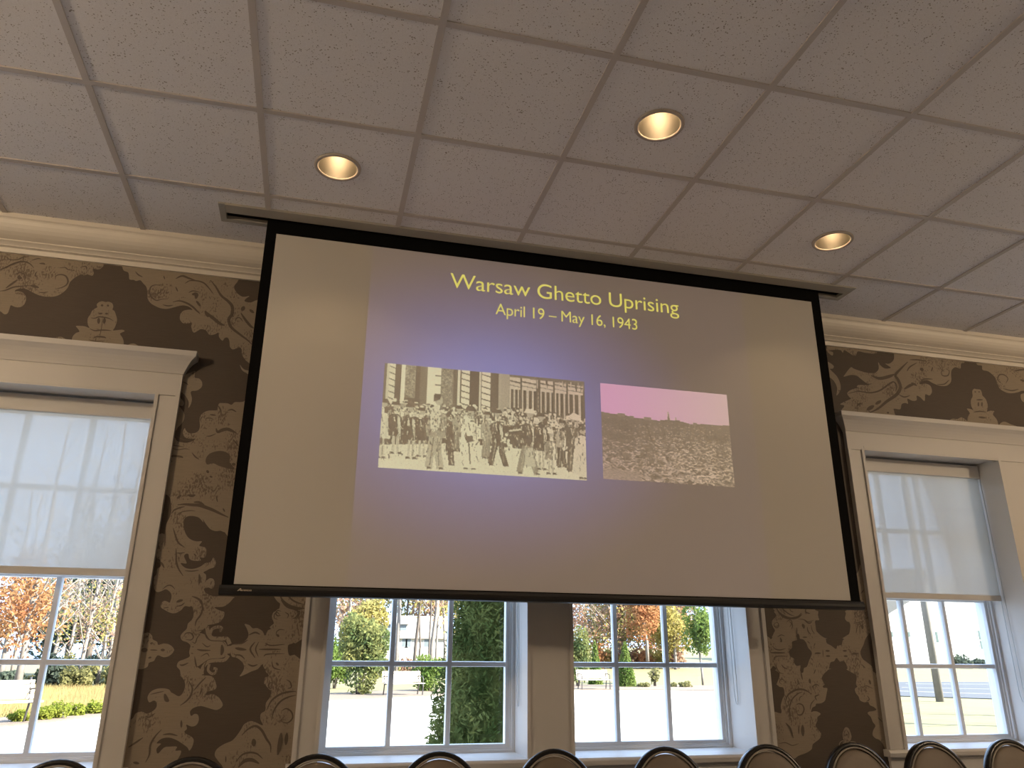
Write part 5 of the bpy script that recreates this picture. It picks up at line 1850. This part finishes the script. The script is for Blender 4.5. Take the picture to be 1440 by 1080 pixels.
# ---- bushes
for q, (px, py, Y, w_, h_, lab) in enumerate(((58, 1013, 18.2, 34, 20, 'bright low boxwood bush just right of the left bench'),
                                              (78, 1013, 18.7, 38, 24, 'bright low boxwood bush, tallest of the left hedge'),
                                              (104, 1010, 19.4, 30, 20, 'bright low boxwood bush, second from the casing'),
                                              (130, 1008, 20.0, 34, 21, 'bright low boxwood bush next to the left casing'),
                                              (26, 1017, 17.8, 30, 16, 'bright low boxwood bush behind the left bench'))):
    shrub('boxwood_bush', lab, 'bush', px, py, Y, w_, h_, L_BOX, 1100, .035, 300 + q, group='boxwood hedge by the left bench')
shrub('magnolia_bush', 'tall glossy magnolia bush left of the bench in the paired window', 'bush', 503, 978, 29.0, 74, 118, L_MAGN, 6500, .075, 21)
shrub('holly_bush', 'round green holly bush behind the bench, left of the dark evergreen', 'bush', 601, 972, 31.6, 46, 46, L_GREEN, 2600, .06, 22)
shrub('laurel_bush', 'bright green bush at the left edge of the paired window', 'bush', 470, 966, 35, 46, 72, L_GREEN, 2600, .08, 23)
shrub('magnolia_bush', 'slim glossy magnolia bush beside the mullion, behind the right bench', 'bush', 813, 968, 36.0, 40, 84, L_MAGN, 2600, .08, 24)
shrub('conical_holly', 'cone-shaped bright green holly right of the bench', 'bush', 881, 967, 35.4, 30, 62, L_GREEN, 3000, .06, 25, 'cone')
shrub('conical_holly', 'cone-shaped bright green holly standing behind the right bench', 'bush', 838, 966, 39, 22, 62, L_GREEN, 2200, .07, 26, 'cone')
shrub('sapling', 'thin leafy sapling in the mulch between holly and young tree', 'bush', 921, 963, 35.8, 14, 25, L_OLIVE, 240, .07, 27)
shrub('low_shrub', 'small spreading shrub left of the thin sapling', 'bush', 907, 968, 34.8, 18, 7, L_OLIVE, 500, .05, 28)
shrub('low_shrub', 'small spreading shrub in the mulch left of the young tree', 'bush', 964, 969, 34.6, 18, 10, L_OLIVE, 600, .05, 29)
shrub('low_shrub', 'tiny shrub right of the window bar, nearest the sapling', 'bush', 947, 967, 34.9, 12, 6, L_OLIVE, 300, .05, 30)
for q, (px, w_, h_, lab) in enumerate(((1355, 30, 24, 'round dark green bush before the white house, biggest of the three'), (1380, 22, 17, 'round bush before the white house, middle of the three'), (1398, 12, 14, 'round bush before the white house, nearest the window frame'))):
    shrub('round_bush', lab, 'bush', px, 944, 62, w_, h_, L_PINE, 1300, .13, 40 + q, group='bushes before the white house')
# the near evergreen
pa = at(697, 1000, 7.0)
t = empty('arborvitae', (pa.x, 7.0, GZ - 0.02), 'dense dark evergreen column close to the glass in the paired window', 'evergreen')
k = MB(); k.lathe([(.0, .02), (.10, .02), (.52, .10), (.60, .45), (.52, 1.1), (.36, 1.9), (.18, 2.7), (.05, 3.3), (0, 3.45)], (pa.x, 7.0, GZ), 14); k.build('inner_branches', L_THUJA, t)
k = MB()
g_ = np.random.default_rng(55)
for q in range(26):                           # overlapping sprays, ring by ring up the cone
    hh = (q + .5) / 26
    rr = .86 * (1 - hh) ** .72 * (1 if q else .8)
    leaf_cloud(k, int(300 + 2400 * (1 - hh)), (pa.x, 7.0, .12 + hh * 3.55), (rr, rr, .16), .036, 500 + q, 'ring', squash=.5)
k.build('foliage', L_THUJA, t)

# ---- trees; px is where the trunk stands in the photo, Y its depth
woods = 'trees in the woods beyond the lawn'
def T(px, Y): return at(px, 940, Y).x
# left window
tree('autumn_tree', 'sunlit pale trunk with orange leaves at the left of the left window', 'tree', T(29, 33), 33, 11, .13, 101, L_ORANGE, 1700, .30, (.17, .17, .22), .085, nb=24, lo=.12)
tree('autumn_tree', 'forked pale tree at the very left edge of the left window', 'tree', T(4, 36), 36, 9, .12, 102, L_ORANGE, 1500, .36, (.2, .2, .25), .10, nb=20, lo=.12)
for q, (px, Y, h_, r_) in enumerate(((112, 36, 10, .085), (140, 37, 9, .07), (150, 41, 11, .09), (96, 44, 12, .08), (18, 42, 11, .07), (70, 46, 12, .09))):
    tree('bare_tree', 'bare pale tree in the left window, %s' % ('standing in front of the dark pines', 'thin, next to the casing', 'forked, behind the thin one', 'between two pines', 'left of the orange tree', 'behind the window bar')[q], 'tree', T(px, Y), Y, h_, r_, 110 + q, L_YELLOW if q % 2 else L_RUST, 380, .30, (.2, .2, .22), .08, nb=34, lo=.1, group='bare trees in the left window', sub=4)
for q, (px, Y, h_) in enumerate(((150, 52, 15), (122, 50, 17), (92, 54, 16), (70, 60, 13), (164, 56, 14))):
    tree('pine_tree', 'dark grey-green pine in the left window, %s' % ('next to the casing', 'behind the forked bare tree', 'left of the middle pine', 'behind the window bar', 'mostly hidden by the casing')[q], 'tree', T(px, Y), Y, h_, .17, 130 + q, L_PINE, 3600, .30, (.20, .20, .26), .16, bark=BARK2, group='pines in the left window')
for q in range(9):
    px, Y = 4 + q * 20 + (q % 2) * 6, 35.5 + (q * 7 % 5)
    p = at(px, 968, Y)
    shrub('undergrowth_bush', '%s undergrowth bush at the foot of the pines in the left window' % ('olive' if q % 3 else 'dark green'), 'bush', px, 970, Y, 44, (26 if px < 70 else 50) - (q % 3) * 6, L_OLIVE if q % 3 else L_PINE, 1300, .09, 150 + q, group='undergrowth in the left window')
# paired window, left half
tree('autumn_tree', 'bright yellow tree above the magnolia bush', 'tree', T(512, 37), 37, 4.6, .08, 160, L_YELLOW, 2600, .62, (.24, .24, .34), .09)
tree('autumn_tree', 'rust-coloured bare tree at the left edge of the paired window', 'tree', T(487, 42), 42, 6.0, .13, 161, L_RUST, 420, .6, (.32, .32, .3), .09, nb=22, sub=4)
for q, (px, Y, r_, m_, lab) in enumerate(((557, 44, .115, BARK1, 'bare pale trunk nearest the window bar, left of the far house windows'), (581.5, 46, .095, BARK2, 'bare grey trunk in front of the far house, left of the thin dark one'), (588, 48, .06, BARK2, 'thin dark trunk in front of the far house'), (603, 43, .05, BARK2, 'thin dark trunk touching the pale one'), (606, 44, .12, BARK1, 'tall pale trunk right of the far house windows'), (613, 47, .07, BARK1, 'slender trunk right of the tall pale one'), (625, 49, .08, BARK1, 'leaning slender trunk near the evergreen'))):
    tree('bare_tree', lab, 'tree', T(px, Y), Y, 13, r_, 170 + q, L_YELLOW if q in (1, 6) else L_RUST if q in (3, 5) else None, 260, .4, (.10, .10, .2), .10, bark=m_, nb=14, lo=.25, spread=.22, group='bare trunks before the far house')
for q, (px, Y) in enumerate(((548, 52), (570, 54), (590, 52), (612, 53), (630, 50))):
    shrub('undergrowth_bush', 'tan undergrowth before the far house, %s' % ('left of the bar', 'under the house windows', 'under the grey trunks', 'by the tall pale trunk', 'by the evergreen')[q], 'bush', px, 952, Y, 34, 26, L_RUST if q % 2 else L_OLIVE, 500, .12, 185 + q, group='undergrowth before the far house')
for q, (px, Y, lf, h_, lab) in enumerate(((478, 120, L_RUST, 15, 'rust tree on the skyline left of the yellow tree'), (500, 122, L_YELLOW, 16, 'yellow tree on the skyline above the magnolia'), (528, 125, L_OLIVE, 15, 'olive tree on the skyline left of the far house'), (568, 128, L_OLIVE, 16, 'olive tree behind the ridge of the far house'), (600, 126, L_RUST, 15, 'rust tree behind the far house'), (622, 122, L_ORANGE, 15, 'orange tree on the skyline beside the evergreen'), (640, 120, L_YELLOW, 14, 'yellow tree partly hidden by the evergreen'))):
    tree('distant_tree', lab, 'tree', T(px, Y), Y, h_, .25, 190 + q, lf, 700, .55, (.40, .40, .42), .35, group='distant trees round the far house')
# paired window, right half
tree('maple_tree', 'full orange maple in the middle of the window right of the mullion', 'tree', T(911, 55), 55, 8.5, .12, 200, L_ORANGE, 4200, .46, (.22, .22, .42), .13, nb=18, z=at(911, 929, 55).z)
tree('young_oak', 'young green-crowned tree with a straight thin trunk, right of the window bar', 'tree', T(987, 38), 38, 4.6, .06, 201, L_GREEN, 4200, .64, (.23, .23, .38), .085, z=at(987, 962, 38).z, lo=.4)
tree('autumn_tree', 'yellow-green tree behind the young green one', 'tree', T(950, 58), 58, 9, .12, 202, L_YELLOW, 3000, .36, (.26, .26, .34), .13, nb=16)
for q in range(16):
    px = 806 + (q * 37) % 150; Y = 60 + (q * 11) % 22
    lf = (L_RUST, L_ORANGE, None, L_YELLOW, L_RUST, None, L_OLIVE)[q % 7]
    kind_ = {id(L_RUST): 'with sparse rust leaves', id(L_ORANGE): 'with sparse orange leaves', id(L_YELLOW): 'with sparse yellow leaves', id(L_OLIVE): 'with sparse olive leaves'}.get(id(lf), 'without leaves')
    tree('bare_tree', 'tall woodland tree %s beyond the lawn, right of the mullion' % kind_, 'tree', T(px, Y), Y, 14 + q % 4, .085 + .03 * (q % 3), 210 + q, lf, 1500, .26, (.17, .17, .24), .14, nb=30, lo=.08, group='woodland trees right of the mullion', sub=3)
for q in range(7):
    px = 815 + q * 22
    shrub('undergrowth_bush', '%s undergrowth at the foot of the woods right of the mullion' % ('rust-coloured', 'orange', 'yellow')[q % 3], 'bush', px, 940, 60, 40, 26, (L_RUST, L_ORANGE, L_YELLOW)[q % 3], 650, .14, 230 + q, group='undergrowth in the right woods')

for x, y, q in ((23, 9.5, 0), (27, 11.5, 1)):
    tree('bare_tree', 'bare tree at the roadside right of the picture, its shadow on the grass', 'tree', x, y, 9, .16, 260 + q, None, nb=16, group='roadside trees')
# ---- ornamental grass bank behind the left hedge: nobody could count the blades
k = MB()
g_ = np.random.default_rng(77)
for q in range(9000):
    y = 19.5 + 14 * g_.random(); x = T(-10 + 190 * g_.random(), y)
    if x > -5.6 + (y - 18.6) * .55: continue
    h_ = .12 + .22 * g_.random(); a_ = g_.random() * 3.14; dx, dy = .012 * math.cos(a_) + .01, .012 * math.sin(a_)
    lx, ly = g_.normal(0, .07), g_.normal(0, .07)
    i_ = len(k.v); zb = GZ - .02
    k.v += [(x - dx, y - dy, zb), (x + dx, y + dy, zb), (x + lx, y + ly, zb + h_)]
    k.face((i_, i_ + 1, i_ + 2))
k.build('ornamental_grass', L_TAN, kind='stuff', label='tan feathery grass covering the bank behind the left hedge', cat='grass')

# ---- far cream house seen through the trunks
SIDING = mat('cream_siding', (0.42, 0.39, 0.34), 0.85, noise=0.05, scale=1)
ROOFP = mat('pale_tan_shingles', (0.26, 0.225, 0.18), 0.9, noise=0.15, scale=2)
ROOFG = mat('grey_shingles', (0.060, 0.062, 0.062), 0.9, noise=0.12, scale=2)
WHITES = mat('white_siding', (0.46, 0.46, 0.46), 0.8)
DARKG = mat('dim_house_glass', (0.13, 0.15, 0.155), 0.15)
GREENG = mat('greenish_house_glass', (0.075, 0.10, 0.085), 0.2)


def gable(mb, x0, x1, y0, y1, ze, zr, over=.4):
    """roof with its ridge along x"""
    ym = (y0 + y1) / 2
    i_ = len(mb.v)
    mb.v += [(x0 - over, y0 - over, ze), (x1 + over, y0 - over, ze), (x1 + over, ym, zr), (x0 - over, ym, zr), (x1 + over, y1 + over, ze), (x0 - over, y1 + over, ze)]
    mb.v += [(v[0], v[1], v[2] - .18) for v in mb.v[i_:i_ + 6]]
    for f_ in ((0, 1, 2, 3), (3, 2, 4, 5), (6, 9, 8, 7), (9, 11, 10, 8), (0, 6, 7, 1), (4, 10, 11, 5), (1, 7, 8, 2), (2, 8, 10, 4), (0, 3, 9, 6), (3, 5, 11, 9)):
        mb.face([i_ + q for q in f_])


YH = 100.0
h0, h1 = at(528, 912, YH), at(636, 912, YH)
ze, zr = at(580, 896, YH).z, at(580, 866, YH + 5).z
hb = empty('cream_house', ((h0.x + h1.x) / 2, YH, GZ), 'large cream house with dormers far behind the bare trunks', 'house')
k = MB(); k.box(h0.x, h1.x, YH, YH + 10, GZ - .1, ze); k.build('wall', SIDING, hb)
k = MB(); gable(k, h0.x, h1.x, YH, YH + 10, ze, zr); rfo = k.build('roof', ROOFP, hb)
for px in (544, 566):
    p = at(px, 884, YH + 1.6)
    k = MB(); k.box(p.x - .8, p.x + .8, YH + 1.2, YH + 4, p.z - .9, p.z + .7)
    gable(k, p.x - .8, p.x + .8, YH + .9, YH + 4, p.z + .7, p.z + 1.5, .15)
    dm = k.build('dormer', SIDING, rfo)
    k = MB(); k.box(p.x - .45, p.x + .45, YH + 1.14, YH + 1.21, p.z - .6, p.z + .5); k.build('window', DARKG, hb)
for px in (537, 569, 574, 600):
    p = at(px, 902.5, YH)
    k = MB(); k.box(p.x - .42, p.x + .42, YH - .05, YH + .02, p.z - .7, p.z + .7); wo = k.build('window', WHITES, hb)
    k = MB(); k.box(p.x - .32, p.x + .32, YH - .07, YH - .04, p.z - .6, p.z + .6); k.build('pane', DARKG, wo)
# ---- white house to the right
YW4 = 75.0
w0, w1 = at(1215, 930, YW4), at(1440, 930, YW4)
wz = at(1300, 934, YW4).z
zt = at(1300, 810, YW4).z
wh = empty('white_house', ((w0.x + w1.x) / 2, YW4, wz), 'big white house blown out by the sun beyond the road', 'house')
k = MB(); k.box(w0.x, w1.x + 12, YW4, YW4 + 12, GZ - .2, zt); k.build('wall', WHITES, wh)
ra, rb_, rc = at(1236, 871, YW4 - 2), at(1297, 836, YW4 - 2), at(1230, 820, YW4 - 2)
k = MB()
i_ = len(k.v)
k.v += [tuple(ra), tuple(rb_), tuple(at(1310, 800, YW4 - 2)), tuple(at(1215, 800, YW4 - 2)), tuple(at(1215, 884, YW4 - 2))]
k.v += [(v[0], v[1] + 1.8, v[2]) for v in k.v[i_:i_ + 5]]
k.face([i_ + q for q in range(5)]); k.face([i_ + 9 - q for q in range(5)])
for q in range(5): k.face((i_ + q, i_ + (q + 1) % 5, i_ + 5 + (q + 1) % 5, i_ + 5 + q))
k.build('roof', ROOFG, wh)
for px, py, w_, h_ in ((1277, 892, 5, 7), (1253, 892, 5, 7), (1317, 896, 4, 14), (1380, 893, 11, 12), (1383, 907, 11, 11)):
    p = at(px, py, YW4); s_ = (p - CAM).dot(_f) / FPX
    k = MB(); k.box(p.x - w_ * s_ / 2 - .1, p.x + w_ * s_ / 2 + .1, YW4 - .06, YW4 + .02, p.z - h_ * s_ / 2 - .1, p.z + h_ * s_ / 2 + .1); wo = k.build('window', WHITES, wh)
    k = MB(); k.box(p.x - w_ * s_ / 2, p.x + w_ * s_ / 2, YW4 - .09, YW4 - .05, p.z - h_ * s_ / 2, p.z + h_ * s_ / 2); k.build('pane', GREENG, wo)
# ---- utility pole
pp = onz(1322, 986, GZ)
t = empty('utility_pole', (pp.x, pp.y, GZ), 'weathered grey utility pole standing by the road', 'pole')
k = MB(); k.tube([(pp.x, pp.y, GZ - .2), (pp.x, pp.y, 5), (pp.x, pp.y, 10)], [.135, .125, .11], 14)
k.build('shaft', mat('weathered_pole_wood', (0.16, 0.15, 0.135), 0.9, noise=0.25, scale=5), t)
k = MB(); k.box(pp.x - 1.1, pp.x + 1.1, pp.y - .16, pp.y - .08, 9.2, 9.32); k.build('crossarm', BARK1, t)
